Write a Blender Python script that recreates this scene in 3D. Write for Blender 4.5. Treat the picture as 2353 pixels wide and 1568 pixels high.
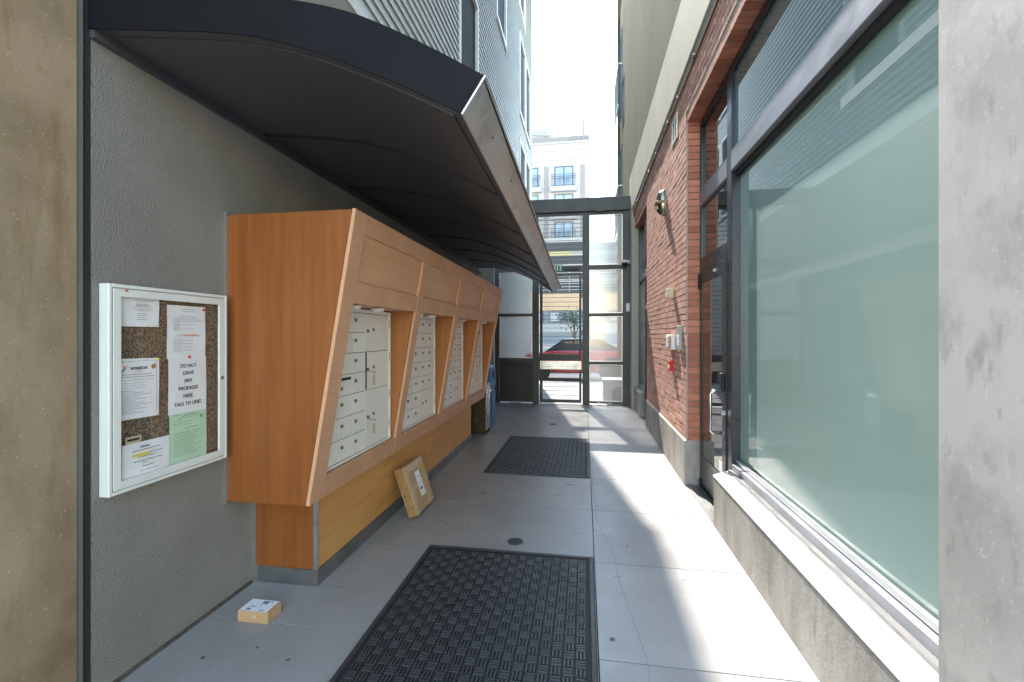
import bpy, bmesh, math, random
from mathutils import Vector, Matrix
random.seed(7)
R = math.radians
for o in list(bpy.data.objects): bpy.data.objects.remove(o)
S = bpy.context.scene
COL = S.collection
# ------------------------------------------------------------------ camera
cam = bpy.data.cameras.new('camera'); co = bpy.data.objects.new('camera', cam); COL.objects.link(co)
cam.sensor_width = 36; cam.lens = 36*1040/2353; cam.shift_y = -14/2353
cam.clip_start = 0.02; cam.clip_end = 2000
co.location = (0, 0, 1.5); co.rotation_euler = (R(90), 0, R(9.096))
S.camera = co
# ------------------------------------------------------------------ light
AZ, EL = R(10.4), R(48.5)
SKY, SUN, EXPO = 0.145, 2.0, 2.8
w = bpy.data.worlds.new('World'); S.world = w; w.use_nodes = True
nt = w.node_tree; nt.nodes.clear()
sk = nt.nodes.new('ShaderNodeTexSky'); sk.sky_type = 'NISHITA'; sk.sun_disc = False
sk.sun_elevation = EL; sk.sun_rotation = -AZ; sk.air_density = 1.7; sk.dust_density = 0.3; sk.ozone_density = 1.0
bg = nt.nodes.new('ShaderNodeBackground'); bg.inputs[1].default_value = SKY
wo = nt.nodes.new('ShaderNodeOutputWorld')
nt.links.new(sk.outputs[0], bg.inputs[0]); nt.links.new(bg.outputs[0], wo.inputs[0])
sl = bpy.data.lights.new('sun', 'SUN'); sl.energy = SUN; sl.angle = R(0.5); sl.color = (1, .955, .89)
so = bpy.data.objects.new('sun', sl); COL.objects.link(so); so.location = (0, 0, 30)
ldir = Vector((math.sin(AZ)*math.cos(EL), -math.cos(AZ)*math.cos(EL), -math.sin(EL)))
so.rotation_euler = ldir.to_track_quat('-Z', 'Y').to_euler()
S.view_settings.view_transform = 'Standard'; S.view_settings.look = 'None'
S.view_settings.exposure = EXPO; S.view_settings.gamma = 1; S.view_settings.use_curve_mapping = False
S.render.engine = 'CYCLES'
S.cycles.max_bounces = 10; S.cycles.diffuse_bounces = 5; S.cycles.transparent_max_bounces = 16
S.cycles.sample_clamp_indirect = 6

# ------------------------------------------------------------------ materials
def mat(name, col, rough=.6, metal=0, col2=None, scale=4, stretch=(1,1,1), detail=6, fac=(.35,.65), bump=0, bscale=60,
        bstretch=(1,1,1), rnd=0, coat=0, spec=.5, ior=1.5, speck=None, rvar=0, bdist=.01, spots=None, layer=None):
    m = bpy.data.materials.new(name); m.use_nodes = True
    n = m.node_tree.nodes; l = m.node_tree.links; b = n['Principled BSDF']
    b.inputs['Roughness'].default_value = rough; b.inputs['Metallic'].default_value = metal
    b.inputs['IOR'].default_value = ior; b.inputs['Specular IOR Level'].default_value = spec
    b.inputs['Coat Weight'].default_value = coat; b.inputs['Coat Roughness'].default_value = .03
    tc = n.new('ShaderNodeTexCoord'); src = tc.outputs['Object']
    if rnd:
        oi = n.new('ShaderNodeObjectInfo'); ad = n.new('ShaderNodeVectorMath'); ad.operation = 'ADD'
        mu = n.new('ShaderNodeMath'); mu.operation = 'MULTIPLY'; mu.inputs[1].default_value = 40
        l.new(oi.outputs['Random'], mu.inputs[0]); l.new(src, ad.inputs[0]); l.new(mu.outputs[0], ad.inputs[1]); src = ad.outputs[0]
    def noise(sc, st, det=6, r=.55):
        mp = n.new('ShaderNodeMapping'); mp.inputs['Scale'].default_value = st; l.new(src, mp.inputs[0])
        t = n.new('ShaderNodeTexNoise'); t.inputs['Scale'].default_value = sc; t.inputs['Detail'].default_value = det
        t.inputs['Roughness'].default_value = r; l.new(mp.outputs[0], t.inputs['Vector']); return t
    def ramp(o, a, bb):
        r_ = n.new('ShaderNodeMapRange'); r_.inputs[1].default_value = a; r_.inputs[2].default_value = bb; l.new(o, r_.inputs[0]); return r_.outputs[0]
    c = None
    if col2:
        t = noise(scale, stretch, detail); mx = n.new('ShaderNodeMix'); mx.data_type = 'RGBA'
        l.new(ramp(t.outputs[0], *fac), mx.inputs[0]); mx.inputs[6].default_value = (*col, 1); mx.inputs[7].default_value = (*col2, 1); c = mx.outputs[2]
    def over(c, o, colr):
        mx = n.new('ShaderNodeMix'); mx.data_type = 'RGBA'; l.new(o, mx.inputs[0])
        if c: l.new(c, mx.inputs[6])
        else: mx.inputs[6].default_value = (*col, 1)
        mx.inputs[7].default_value = (*colr, 1); return mx.outputs[2]
    if layer:   # (scale, stretch, lo, hi, colour, amount)
        for (sc, st, lo, hi, cc, am) in layer:
            t = noise(sc, st, 8, .62); o = ramp(t.outputs[0], lo, hi)
            mm = n.new('ShaderNodeMath'); mm.operation = 'MULTIPLY'; mm.inputs[1].default_value = am; l.new(o, mm.inputs[0])
            c = over(c, mm.outputs[0], cc)
    if speck:   # (scale, threshold, colour)
        t = noise(speck[0], (1,1,1), 2); c = over(c, ramp(t.outputs[0], speck[1], speck[1]+.04), speck[2])
    if rnd:
        hs = n.new('ShaderNodeHueSaturation'); mr = n.new('ShaderNodeMapRange'); mr.inputs[3].default_value = 1-rnd; mr.inputs[4].default_value = 1+rnd
        l.new(oi.outputs['Random'], mr.inputs[0]); l.new(mr.outputs[0], hs.inputs['Value'])
        if c: l.new(c, hs.inputs['Color'])
        else: hs.inputs['Color'].default_value = (*col, 1)
        c = hs.outputs[0]
    if c: l.new(c, b.inputs['Base Color'])
    else: b.inputs['Base Color'].default_value = (*col, 1)
    if rvar:
        t = noise(5, (1,1,1), 8, .6); mr = n.new('ShaderNodeMapRange'); mr.inputs[1].default_value = .3; mr.inputs[2].default_value = .7
        mr.inputs[3].default_value = max(.02, rough-rvar); mr.inputs[4].default_value = rough+rvar; l.new(t.outputs[0], mr.inputs[0]); l.new(mr.outputs[0], b.inputs['Roughness'])
    if bump:
        t = noise(bscale, bstretch, 5, .6); bp = n.new('ShaderNodeBump'); bp.inputs['Strength'].default_value = bump; bp.inputs['Distance'].default_value = bdist
        l.new(t.outputs[0], bp.inputs['Height']); l.new(bp.outputs[0], b.inputs['Normal'])
    return m
M = {}
M['floor'] = mat('polished_concrete', (.345,.328,.305), .36, spec=.4, col2=(.30,.285,.265), scale=1.6, rnd=.045, rvar=.1, bump=.05, bscale=35, speck=(170,.69,(.20,.198,.195)),
                 layer=[(3.5,(1,1,1),.5,.8,(.26,.257,.252),.5),(26,(1,1,1),.58,.78,(.42,.418,.415),.35)])
M['joint'] = mat('joint', (.03,.03,.03), .9)
M['pave'] = mat('pavement_concrete', (.40,.39,.37), .8, col2=(.32,.31,.30), scale=1.2, bump=.2, bscale=60)
M['bounce'] = mat('bounce_concrete', (.50,.48,.44), .8, col2=(.44,.42,.39), scale=1.2)  # pale mix for the paving added behind the camera
M['asphalt'] = mat('asphalt', (.11,.11,.115), .9, col2=(.08,.08,.085), scale=3, bump=.3, bscale=90)
M['ground'] = mat('ground_earth', (.22,.21,.19), .9, col2=(.17,.16,.15), scale=.5)
M['stucco'] = mat('grey_stucco', (.36,.335,.30), .95, spec=.1, col2=(.30,.28,.25), scale=1.8, bump=1, bscale=125, bdist=.02, layer=[(2.5,(1,1,.5),.5,.75,(.27,.25,.22),.5)], speck=(120,.70,(.16,.16,.155)))
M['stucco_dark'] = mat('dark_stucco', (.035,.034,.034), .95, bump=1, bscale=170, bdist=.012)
M['stucco_tan'] = mat('tan_stucco', (.34,.335,.29), .95, col2=(.29,.285,.25), scale=2, bump=1, bscale=80, bdist=.02, speck=(110,.68,(.17,.165,.14)))
M['stucco_olive'] = mat('olive_stucco', (.135,.135,.09), .95, spec=.05, col2=(.095,.095,.062), scale=1.1, stretch=(1,1,.25), fac=(.3,.7), bump=1, bscale=80, bdist=.008, speck=(75,.66,(.05,.05,.034)))
M['siding'] = mat('painted_siding', (.56,.575,.54), .6, spec=.2, col2=(.50,.515,.48), scale=1.2, rnd=.04, bump=.12, bscale=20, bstretch=(1,.06,1))
M['trim'] = mat('white_trim', (.78,.78,.74), .5, col2=(.70,.70,.66), scale=3)
M['vinyl'] = mat('cream_vinyl', (.62,.61,.50), .5)
M['conc_l'] = mat('brown_concrete', (.285,.20,.125), .8, spec=.2, col2=(.15,.10,.052), scale=2.2, fac=(.38,.62), bump=.35, bscale=50, bdist=.003, rvar=.1,
                  layer=[(1.3,(1,1,.35),.45,.7,(.42,.33,.23),.6),(11,(1,1,.2),.54,.68,(.17,.115,.055),.5),(32,(1,1,.6),.56,.68,(.20,.14,.075),.35),(80,(1,1,1),.64,.70,(.70,.60,.46),.5)])
M['conc_r'] = mat('light_concrete', (.40,.38,.35), .7, spec=.3, col2=(.31,.295,.27), scale=2.5, fac=(.42,.6), bump=.14, bscale=60, bdist=.002, rvar=.1,
                  layer=[(7,(1,1,.6),.52,.66,(.24,.23,.215),.65),(22,(1,1,.4),.56,.70,(.20,.19,.175),.55),(70,(1,1,1),.60,.68,(.54,.52,.49),.4)])
M['conc_w'] = mat('board_concrete', (.40,.375,.34), .7, col2=(.25,.225,.195), scale=5, stretch=(1,1,.35), fac=(.33,.66), bump=.25, bscale=40, rvar=.12,
                  layer=[(14,(1,1,.25),.55,.72,(.17,.15,.125),.6),(30,(1,1,.3),.6,.7,(.47,.45,.42),.35)])
M['cream'] = mat('cream_paint', (.45,.42,.345), .8, spec=.1, col2=(.36,.335,.27), scale=1.5, stretch=(1,1,.2), fac=(.35,.7), bump=.1, bscale=40)
M['sill'] = mat('sill_paint', (.70,.69,.66), .6, col2=(.60,.59,.56), scale=4, bump=.08, bscale=40)
M['brick'] = mat('red_brick_sunlit', (.60,.36,.285), .85, spec=.1, col2=(.53,.30,.23), scale=7, rnd=.17, bump=.35, bscale=60, bdist=.004, speck=(90,.68,(.36,.17,.12)))  # same brick as the return, paler: sun wash put into the colour
M['brickr'] = mat('red_brick_shaded', (.47,.19,.125), .8, spec=.15, col2=(.38,.145,.09), scale=7, rnd=.2, bump=.35, bscale=60, bdist=.004)  # deeper copy of the wall brick for its shaded jamb and head
M['mortar'] = mat('mortar', (.40,.345,.30), .95, spec=.05, bump=.5, bscale=120)
M['canopy'] = mat('black_canopy_paint', (.060,.061,.066), .34, col2=(.070,.071,.076), scale=1.2, spec=.5)
M['fascia'] = mat('blue_black_paint', (.010,.010,.012), .5, col2=(.013,.013,.015), scale=2, spec=.04, rvar=.04)
M['edge'] = mat('weathered_zinc', (.72,.73,.72), .42, .85, col2=(.60,.62,.61), scale=3, stretch=(1,.6,3), rvar=.1, bump=.05, bscale=15,
                layer=[(6,(1,1,1),.55,.75,(.25,.27,.26),.5)])
M['black'] = mat('black_seam', (.008,.008,.009), .7)
M['woodside'] = mat('shaded_veneer', (.29,.095,.022), .45, spec=.35, col2=(.215,.064,.014), scale=3.5, stretch=(6,6,.35), fac=(.3,.7), bump=.08, bscale=60, bstretch=(6,6,.2), rvar=.06,
                    layer=[(9,(8,8,.18),.5,.72,(.16,.05,.012),.35)])  # same wood as the front, darker: shade put into the colour
M['woodframe'] = mat('cherry_frame_lit', (.66,.37,.22), .42, col2=(.58,.30,.165), scale=3, stretch=(5,1.0,1.0), fac=(.3,.7), bump=.06, bscale=60, rvar=.06,
                     layer=[(11,(6,.5,5),.5,.75,(.43,.20,.10),.4)])  # same wood, paler: light on the slanted front put into the colour
M['woodpanel'] = mat('cherry_panel_lit', (.68,.39,.22), .4, col2=(.60,.31,.16), scale=2.2, stretch=(1,.6,5), fac=(.3,.7), rnd=.05, rvar=.05,
                     layer=[(5,(2,.35,9),.52,.7,(.52,.25,.12),.45)])  # panel copy of that wood, brightened in colour as the lit front
M['woodbase'] = mat('honey_panel', (.70,.36,.11), .38, col2=(.60,.28,.08), scale=2, stretch=(1,.7,2.5), fac=(.3,.7), rnd=.05, rvar=.06,
                    layer=[(4,(2,.4,6),.52,.7,(.36,.14,.035),.4)])
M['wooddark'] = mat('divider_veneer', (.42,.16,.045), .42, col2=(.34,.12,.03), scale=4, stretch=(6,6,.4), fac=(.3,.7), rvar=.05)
M['alu'] = mat('aluminium', (.62,.62,.61), .32, .9, rvar=.08)
M['kick'] = mat('scuffed_steel', (.34,.34,.34), .38, .8, col2=(.24,.23,.22), scale=5, rvar=.12)
M['boxw'] = mat('mailbox_paint', (.84,.81,.75), .38, col2=(.80,.77,.71), scale=3, rnd=.03, rvar=.05)
M['boxgap'] = mat('mailbox_gap', (.05,.05,.05), .7)
M['steel'] = mat('steel', (.60,.60,.60), .25, 1.0)
M['lockm'] = mat('lock_metal', (.30,.29,.27), .35, 1.0)
M['white'] = mat('white_plastic', (.75,.75,.72), .4)
M['puck'] = mat('puck_plastic', (.72,.71,.66), .45)
M['board'] = mat('board_enamel', (.74,.74,.70), .4, col2=(.69,.69,.65), scale=3)
M['cork'] = mat('cork', (.26,.19,.125), .9, col2=(.07,.05,.035), scale=125, fac=(.42,.58), detail=3, bump=.3, bscale=120)
M['paper'] = mat('paper', (.84,.845,.86), .7)
M['paperg'] = mat('green_paper', (.52,.74,.54), .7)
M['ink'] = mat('ink', (.035,.035,.04), .8)
M['inkg'] = mat('grey_ink', (.34,.35,.37), .8)
M['inkgreen'] = mat('green_ink', (.20,.32,.22), .8)
M['orange'] = mat('orange_ink', (.75,.25,.03), .7)
M['yellow'] = mat('yellow_highlight', (.80,.66,.05), .7)
M['blueink'] = mat('blue_ink', (.05,.05,.35), .7); M['redink'] = mat('red_ink', (.6,.05,.03), .7)
M['plastic_sleeve'] = mat('glossy_sleeve', (.84,.845,.86), .12)
M['frame'] = mat('dark_bronze_frame', (.045,.047,.055), .3, .55, col2=(.06,.062,.07), scale=5, rvar=.1)
M['frameedge'] = mat('lit_worn_frame', (.30,.31,.34), .42, .5, col2=(.23,.24,.265), scale=6, stretch=(1,.3,1), rvar=.12,
                     layer=[(10,(1,.25,1),.55,.7,(.42,.42,.45),.5)])  # frame metal made paler: sunlight on the bars put into the colour
M['gasket'] = mat('gasket', (.012,.012,.012), .6)
M['gate'] = mat('gate_paint', (.052,.055,.06), .45, col2=(.062,.065,.07), scale=3, rvar=.06)
M['gatepanel'] = mat('gate_sheet', (.035,.036,.04), .55, col2=(.045,.046,.05), scale=2)
M['mesh'] = mat('mesh_paint', (.04,.04,.04), .5)
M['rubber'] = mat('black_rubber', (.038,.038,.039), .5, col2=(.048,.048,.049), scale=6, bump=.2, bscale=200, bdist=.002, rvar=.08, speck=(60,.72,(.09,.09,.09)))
M['rubbershade'] = mat('rubber_gap_shade', (.018,.018,.019), .7)  # same rubber, darkened: shade between tread bars put into the colour
M['card'] = mat('cardboard', (.52,.33,.17), .75, col2=(.46,.28,.14), scale=6, bump=.15, bscale=12)
M['cardd'] = mat('cardboard_dark', (.40,.23,.10), .75, col2=(.32,.18,.07), scale=9)
M['tape'] = mat('packing_tape', (.60,.42,.26), .2, col2=(.66,.50,.34), scale=20, bump=.3, bscale=25)
M['tapeb'] = mat('brown_tape', (.36,.21,.08), .2, col2=(.30,.16,.06), scale=14)
M['blue'] = mat('blue_plastic', (.045,.18,.48), .4, col2=(.055,.20,.50), scale=4)
M['bluedark'] = mat('bin_hole', (.008,.02,.06), .6)
M['aggr'] = mat('aggregate', (.07,.045,.025), .7, col2=(.012,.01,.008), scale=60, fac=(.45,.55), detail=2, bump=.5, bscale=60, speck=(70,.63,(.35,.22,.08)))
M['brushed'] = mat('brushed_steel', (.55,.55,.56), .3, 1.0, col2=(.48,.48,.5), scale=5, rvar=.1)
M['green'] = mat('exit_green', (.01,.16,.09), .4)
M['beige'] = mat('beige_plastic', (.55,.46,.30), .45)
M['greyp'] = mat('grey_plastic', (.33,.34,.34), .45)
M['red'] = mat('alarm_red', (.55,.012,.012), .35)
M['redlens'] = mat('faded_red_lens', (.50,.16,.17), .3)
M['bronze'] = mat('bronze_metal', (.30,.26,.19), .25, 1.0)
M['iron'] = mat('cast_iron', (.16,.16,.17), .5, .6, col2=(.11,.11,.115), scale=20)
M['void'] = mat('dark_void', (.004,.004,.004), .9)
M['tower'] = mat('white_render', (.40,.385,.375), .9, col2=(.37,.355,.345), scale=.4)
M['towerg'] = mat('grey_render', (.24,.23,.23), .9)
M['dwin'] = mat('tower_frame', (.06,.085,.12), .4)
M['curtain'] = mat('curtained_glass', (.30,.40,.50), .12, col2=(.16,.23,.32), scale=2.2, stretch=(3,3,.3), coat=.6)
M['peach'] = mat('peach_render', (.70,.50,.32), .9, col2=(.64,.45,.29), scale=.6)
M['podl'] = mat('pale_concrete', (.50,.49,.47), .9); M['podd'] = mat('dark_louvre', (.07,.075,.085), .7)
M['podg'] = mat('blue_grey_wall', (.26,.30,.34), .8); M['yellowr'] = mat('yellow_render', (.66,.58,.28), .9)
M['carred'] = mat('car_red', (.55,.018,.03), .3, coat=1); M['tyre'] = mat('tyre', (.015,.015,.016), .8)
M['carglass'] = mat('car_glass', (.05,.07,.09), .05, coat=1); M['lens'] = mat('headlight_lens', (.7,.72,.75), .1)
M['leaf'] = mat('leaf', (.05,.075,.035), .6, rnd=.2, col2=(.075,.10,.05), scale=3); M['bark'] = mat('bark', (.12,.09,.06), .9)
M['planter'] = mat('planter_concrete', (.42,.40,.35), .85, col2=(.36,.34,.30), scale=3)
M['fglass'] = mat('frosted_glass', (.265,.37,.335), .5, coat=1, col2=(.245,.35,.32), scale=.8, spec=.3,
                  layer=[(2.2,(1,.5,1.3),.55,.72,(.31,.41,.38),.5),(26,(1,.15,1),.70,.74,(.52,.62,.59),.3)])
M['fglass'].node_tree.nodes['Principled BSDF'].inputs['Coat IOR'].default_value = 2.4
def dark_glass(name, base, ior):
    m = mat(name, base, .02, ior=ior, spec=.5); return m
M['glass'] = dark_glass('window_glass', (.015,.02,.022), 3.4)
M['transom'] = dark_glass('reflection_tinted_glass', (.12,.17,.165), 3.4)  # clear glass, base raised: reflected brightness put into the colour
M['farglass'] = dark_glass('upper_window_glass', (.22,.23,.22), 1.6)
# clear thin glass for the notice board
def mixglass(name, parts):
    m = bpy.data.materials.new(name); m.use_nodes = True; n = m.node_tree.nodes; l = m.node_tree.links; n.clear()
    out = n.new('ShaderNodeOutputMaterial'); prev = None; tot = 0
    for (kind, wgt, args) in parts:
        s = n.new(kind)
        for k, v in args.items(): s.inputs[k].default_value = v
        if prev is None: prev = s.outputs[0]; tot = wgt
        else:
            mx = n.new('ShaderNodeMixShader'); tot += wgt; mx.inputs[0].default_value = wgt/tot
            l.new(prev, mx.inputs[1]); l.new(s.outputs[0], mx.inputs[2]); prev = mx.outputs[0]
    l.new(prev, out.inputs[0]); return m
M['clear'] = mixglass('clear_sheet', [('ShaderNodeBsdfTransparent', .95, {}), ('ShaderNodeBsdfGlossy', .05, {'Roughness': .05})])
M['poly'] = mixglass('polycarbonate', [('ShaderNodeBsdfTransparent', .44, {'Color': (.80,.81,.82,1)}),
     ('ShaderNodeBsdfRefraction', .42, {'Roughness': .2, 'IOR': 1.08, 'Color': (.80,.80,.81,1)}),
     ('ShaderNodeBsdfTranslucent', .05, {'Color': (.9,.9,.9,1)}), ('ShaderNodeBsdfGlossy', .08, {'Roughness': .12})])

# ------------------------------------------------------------------ builders
def tag(o, label=None, cat=None, group=None, kind=None):
    if label: o['label'] = label
    if cat: o['category'] = cat
    if group: o['group'] = group
    if kind: o['kind'] = kind
    return o
def thing(name, label, cat, loc=(0,0,0), group=None):
    o = bpy.data.objects.new(name, None); COL.objects.link(o); o.location = loc; o.empty_display_size = .1
    return tag(o, label, cat, group)
class MB:
    def __init__(s): s.v = []; s.f = []
    def pts(s, vs, fs):
        k = len(s.v); s.v += [tuple(v) for v in vs]; s.f += [tuple(i+k for i in f) for f in fs]; return s
    def box(s, x0, x1, y0, y1, z0, z1):
        return s.pts([(x,y,z) for x in (x0,x1) for y in (y0,y1) for z in (z0,z1)],
                     [(0,1,3,2),(4,6,7,5),(0,4,5,1),(2,3,7,6),(0,2,6,4),(1,5,7,3)])
    def hexa(s, b, t):   # two quads, same winding
        return s.pts(list(b)+list(t), [(3,2,1,0),(4,5,6,7),(0,1,5,4),(1,2,6,5),(2,3,7,6),(3,0,4,7)])
    def prism(s, poly, axis, a, b):
        n = len(poly)
        def P(p, t): return {'x':(t,p[0],p[1]),'y':(p[0],t,p[1]),'z':(p[0],p[1],t)}[axis]
        return s.pts([P(p,a) for p in poly]+[P(p,b) for p in poly], [tuple(range(n))[::-1], tuple(range(n,2*n))]+[(i,(i+1)%n,n+(i+1)%n,n+i) for i in range(n)])
    def tube(s, path, r, seg=8, cap=True):
        path = [Vector(p) for p in path]; rings = []
        for i, p in enumerate(path):
            d = (path[min(i+1,len(path)-1)]-path[max(i-1,0)]).normalized()
            u = d.orthogonal().normalized() if i == 0 else (u - d*u.dot(d)).normalized()
            v = d.cross(u); rr = r[i] if isinstance(r, (list,tuple)) else r
            rings.append([p+(u*math.cos(2*math.pi*k/seg)+v*math.sin(2*math.pi*k/seg))*rr for k in range(seg)])
        vs = [q for g in rings for q in g]
        fs = [(i*seg+k, i*seg+(k+1)%seg, (i+1)*seg+(k+1)%seg, (i+1)*seg+k) for i in range(len(rings)-1) for k in range(seg)]
        if cap: fs += [tuple(range(seg))[::-1], tuple(len(vs)-seg+k for k in range(seg))]
        return s.pts(vs, fs)
    def disc(s, c, axis, r, t, seg=16):
        c = Vector(c); a = Vector({'x':(1,0,0),'y':(0,1,0),'z':(0,0,1)}[axis]); return s.tube([c-a*t/2, c+a*t/2], r, seg)
    def build(s, name, m, parent=None, bevel=0, smooth=False, kind=None, label=None, origin=True, mesh_only=False):
        if origin:   # centre local origin so each piece has its own
            xs, ys, zs = zip(*s.v); c = ((min(xs)+max(xs))/2, (min(ys)+max(ys))/2, min(zs))
        else: c = (0,0,0)
        me = bpy.data.meshes.new(name); me.from_pydata([(a-c[0],b-c[1],d-c[2]) for a,b,d in s.v], [], s.f)
        bm = bmesh.new(); bm.from_mesh(me); bmesh.ops.recalc_face_normals(bm, faces=bm.faces)
        if bevel: bmesh.ops.bevel(bm, geom=[e for e in bm.edges if e.calc_face_angle(0) > .3], offset=bevel, segments=1, affect='EDGES', clamp_overlap=True)
        bm.to_mesh(me); bm.free(); me.materials.append(m if not isinstance(m, str) else M[m])
        if smooth:
            for p in me.polygons: p.use_smooth = True
        if mesh_only: return me, c
        return link(name, me, c, parent, kind, label)
def link(name, me, c, parent=None, kind=None, label=None, rot=None):
    o = bpy.data.objects.new(name, me); COL.objects.link(o)
    if parent is not None:
        base = Vector((0,0,0)); p = parent
        while p is not None: base += Vector(p.location); p = p.parent
        o.parent = parent; o.location = Vector(c)-base
    else: o.location = c
    if rot: o.rotation_euler = rot
    if kind: o['kind'] = kind
    if label: o['label'] = label
    return o
def box(name, m, parent, x0, x1, y0, y1, z0, z1, bevel=0, **k):
    return MB().box(x0,x1,y0,y1,z0,z1).build(name, m, parent, bevel, **k)
def text(name, body, size, loc, rot, m, parent, align='CENTER', depth=.0006, sx=1, bold=0):
    cu = bpy.data.curves.new(name, 'FONT'); cu.body = body; cu.size = size; cu.align_x = align; cu.align_y = 'CENTER'; cu.extrude = depth; cu.offset = bold; cu.resolution_u = 3
    t = bpy.data.objects.new('tmp', cu); COL.objects.link(t); bpy.context.view_layer.update()
    me = bpy.data.meshes.new_from_object(t.evaluated_get(bpy.context.evaluated_depsgraph_get())); bpy.data.objects.remove(t)
    me.name = name; me.materials.clear(); me.materials.append(M[m])
    for v in me.vertices: v.co.x *= sx
    return link(name, me, loc, parent, rot=rot)
def copy_tree(root, off, label=None, group=None):
    r = root.copy(); COL.objects.link(r); r.location = Vector(root.location)+Vector(off)
    if label: r['label'] = label
    if group: r['group'] = group
    def rec(o, n):
        for ch in [c for c in bpy.data.objects if c.parent == o]:
            d = ch.copy(); COL.objects.link(d); d.parent = n; rec(ch, d)
    rec(root, r); return r

# ================================================================== SETTING: ground, floor, street
tag(MB().box(-250,250,-60,400,-.3,-.16).build('ground', 'ground', kind='structure'))
fl = tag(MB().box(-2.3,1.35,-4,9.97,-.08,-.02).build('floor', 'joint'), kind='structure')
ys = [-4,-3.2,-2.3,-1.4,-.5,.4,1.25,2.13,3.035,3.93,4.8,5.7,6.6,7.5,8.4,9.3,9.97]
for a, b in zip(ys[:-1], ys[1:]):
    for (x0, x1) in ((-2.3,.065),(.065,1.35)):
        MB().box(x0+.0025, x1-.0025, a+.0025, b-.0025, -.018, 0).build('floor_slab', 'floor', fl, bevel=.0012)
ck_ = [(.075,4.9),(.083,4.45),(.10,4.1),(.093,3.85),(.115,3.6),(.17,3.35),(.20,3.1),(.205,2.85),(.24,2.55),(.265,2.35),(.285,2.15),(.27,1.9)]
M['crackm'] = mat('sealed_crack', (.24,.232,.222), .8)
cb = MB()
for (p, q_) in zip(ck_[:-1], ck_[1:]):
    cb.pts([(p[0]-.002,p[1],.0006),(p[0]+.002,p[1],.0006),(q_[0]+.002,q_[1],.0006),(q_[0]-.002,q_[1],.0006)], [(0,1,2,3)])
cb.build('hairline_crack', 'crackm', fl)
M['gum'] = mat('gum_stain', (.11,.11,.11), .7)
for (gx, gy, gr) in ((.135,2.28,.016),(-.9,3.42,.008),(-1.3,3.3,.006),(.30,3.3,.008),(.22,5.1,.008),(-.7,3.6,.007),(-1.55,1.95,.008),(-1.35,1.9,.01),(-1.75,1.85,.012),(.6,2.9,.006),(.3,4.2,.009),(-1.2,4.4,.009),(-.2,3.7,.007),(-.8,7.3,.012),(-.2,8.1,.012),(.4,6.9,.01)):
    n_ = 9; MB().prism([(gx+gr*random.uniform(.75,1.15)*math.cos(2*math.pi*k/n_), gy+gr*random.uniform(.75,1.15)*math.sin(2*math.pi*k/n_)) for k in range(n_)], 'z', .0003, .0016).build('gum_spot', 'gum', fl)
pv = tag(MB().box(-40,40,9.975,14.6,-.15,-.002).build('pavement', 'pave'), kind='structure')
tag(MB().box(-40,40,14.605,14.75,-.2,-.004).build('kerb', 'podl', bevel=.01), kind='structure')
tag(MB().box(-80,80,14.755,27,-.15,-.12).build('road', 'asphalt'), kind='structure')
tag(MB().box(-80,80,27.005,29.9,-.15,0).build('far_pavement', 'pave'), kind='structure')

tag(MB().box(-30,30,-40,-4.005,-.15,-.002).build('bounce_paving', 'bounce'), kind='structure')  # unseen paving behind the camera, added to bounce sun into the alley
# ================================================================== LEFT BUILDING
lb = thing('apartment_building', 'tall grey-sided apartment building along the left of the passage, above the black canopy', 'building', (-2.2,8,0))
MB().box(-2.4,-2.0,1.565,9.95,0,4.34).build('wall', 'stucco', lb, origin=False, label='grey textured stucco ground-floor wall')
MB().box(-2.4,-2.0,9.955,17.28,0,4.34).build('wall', 'stucco_tan', lb, origin=False)
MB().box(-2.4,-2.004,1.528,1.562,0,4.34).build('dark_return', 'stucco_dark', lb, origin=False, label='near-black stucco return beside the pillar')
MB().box(-2.6,-2.03,1.575,17.27,4.36,15.7).build('backing_wall', 'joint', lb)  # near-black: shadow lines between siding boards put into its colour
MB().box(-2.5,-1.985,1.566,17.28,4.34,4.45).build('trim_board', 'trim', lb, bevel=.004)
# tan stucco band over the canopy
MB().box(-2.02,-1.992,1.57,9.9,2.985,4.338).build('stucco_band', 'stucco_tan', lb)
MB().prism([(-2.0,0),(-1.982,0),(-1.99,.008),(-2.0,.012)],'y',1.57,2.46).build('floor_sealant', mat('dirty_sealant', (.12,.095,.065), .9, col2=(.05,.04,.03), scale=30, bump=.5, bscale=80), lb)
# greenish end wall bit by the gate and its recessed vent
MB().box(-1.999,-1.99,7.2,9.88,2.42,2.98).build('pale_wall_patch', 'stucco_tan', lb)
MB().box(-1.99,-1.965,8.2,9.75,2.56,2.64).build('vent_slot', 'gate', lb)
wins = [(7.06,8.38,5.45,7.72),(13.93,15.27,8.42,10.97),(15.36,16.66,8.42,10.97),(13.93,15.27,11.72,14.2),(13.93,15.27,5.15,7.64),(15.36,16.66,5.15,7.64),
        (2.6,3.9,8.8,11.1),(7.06,8.38,8.8,11.1),(10.2,11.5,8.8,11.1),(2.6,3.9,12.1,14.3),(7.06,8.38,12.1,14.3)]
z = 4.45
while z < 15.7:
    zt = min(z+.125, 15.72); segs = [(1.57,17.2)]
    for (a, b, c, d) in wins:
        if d > z+.02 and c < zt-.02:
            ns = []
            for (p, q) in segs:
                if b <= p or a >= q: ns.append((p,q)); continue
                if a > p: ns.append((p,a))
                if b < q: ns.append((b,q))
            segs = ns
    for (p, q) in segs:
        MB().prism([(-2.035,z+.002),(-1.988,z+.002),(-2.006,zt-.007),(-2.035,zt-.007)], 'y', p+.001, q-.001).build('siding_board', 'siding', lb)
    z += .125
MB().box(-2.06,-1.985,17.2,17.3,4.45,15.75).build('corner_board', 'siding', lb)
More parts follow.
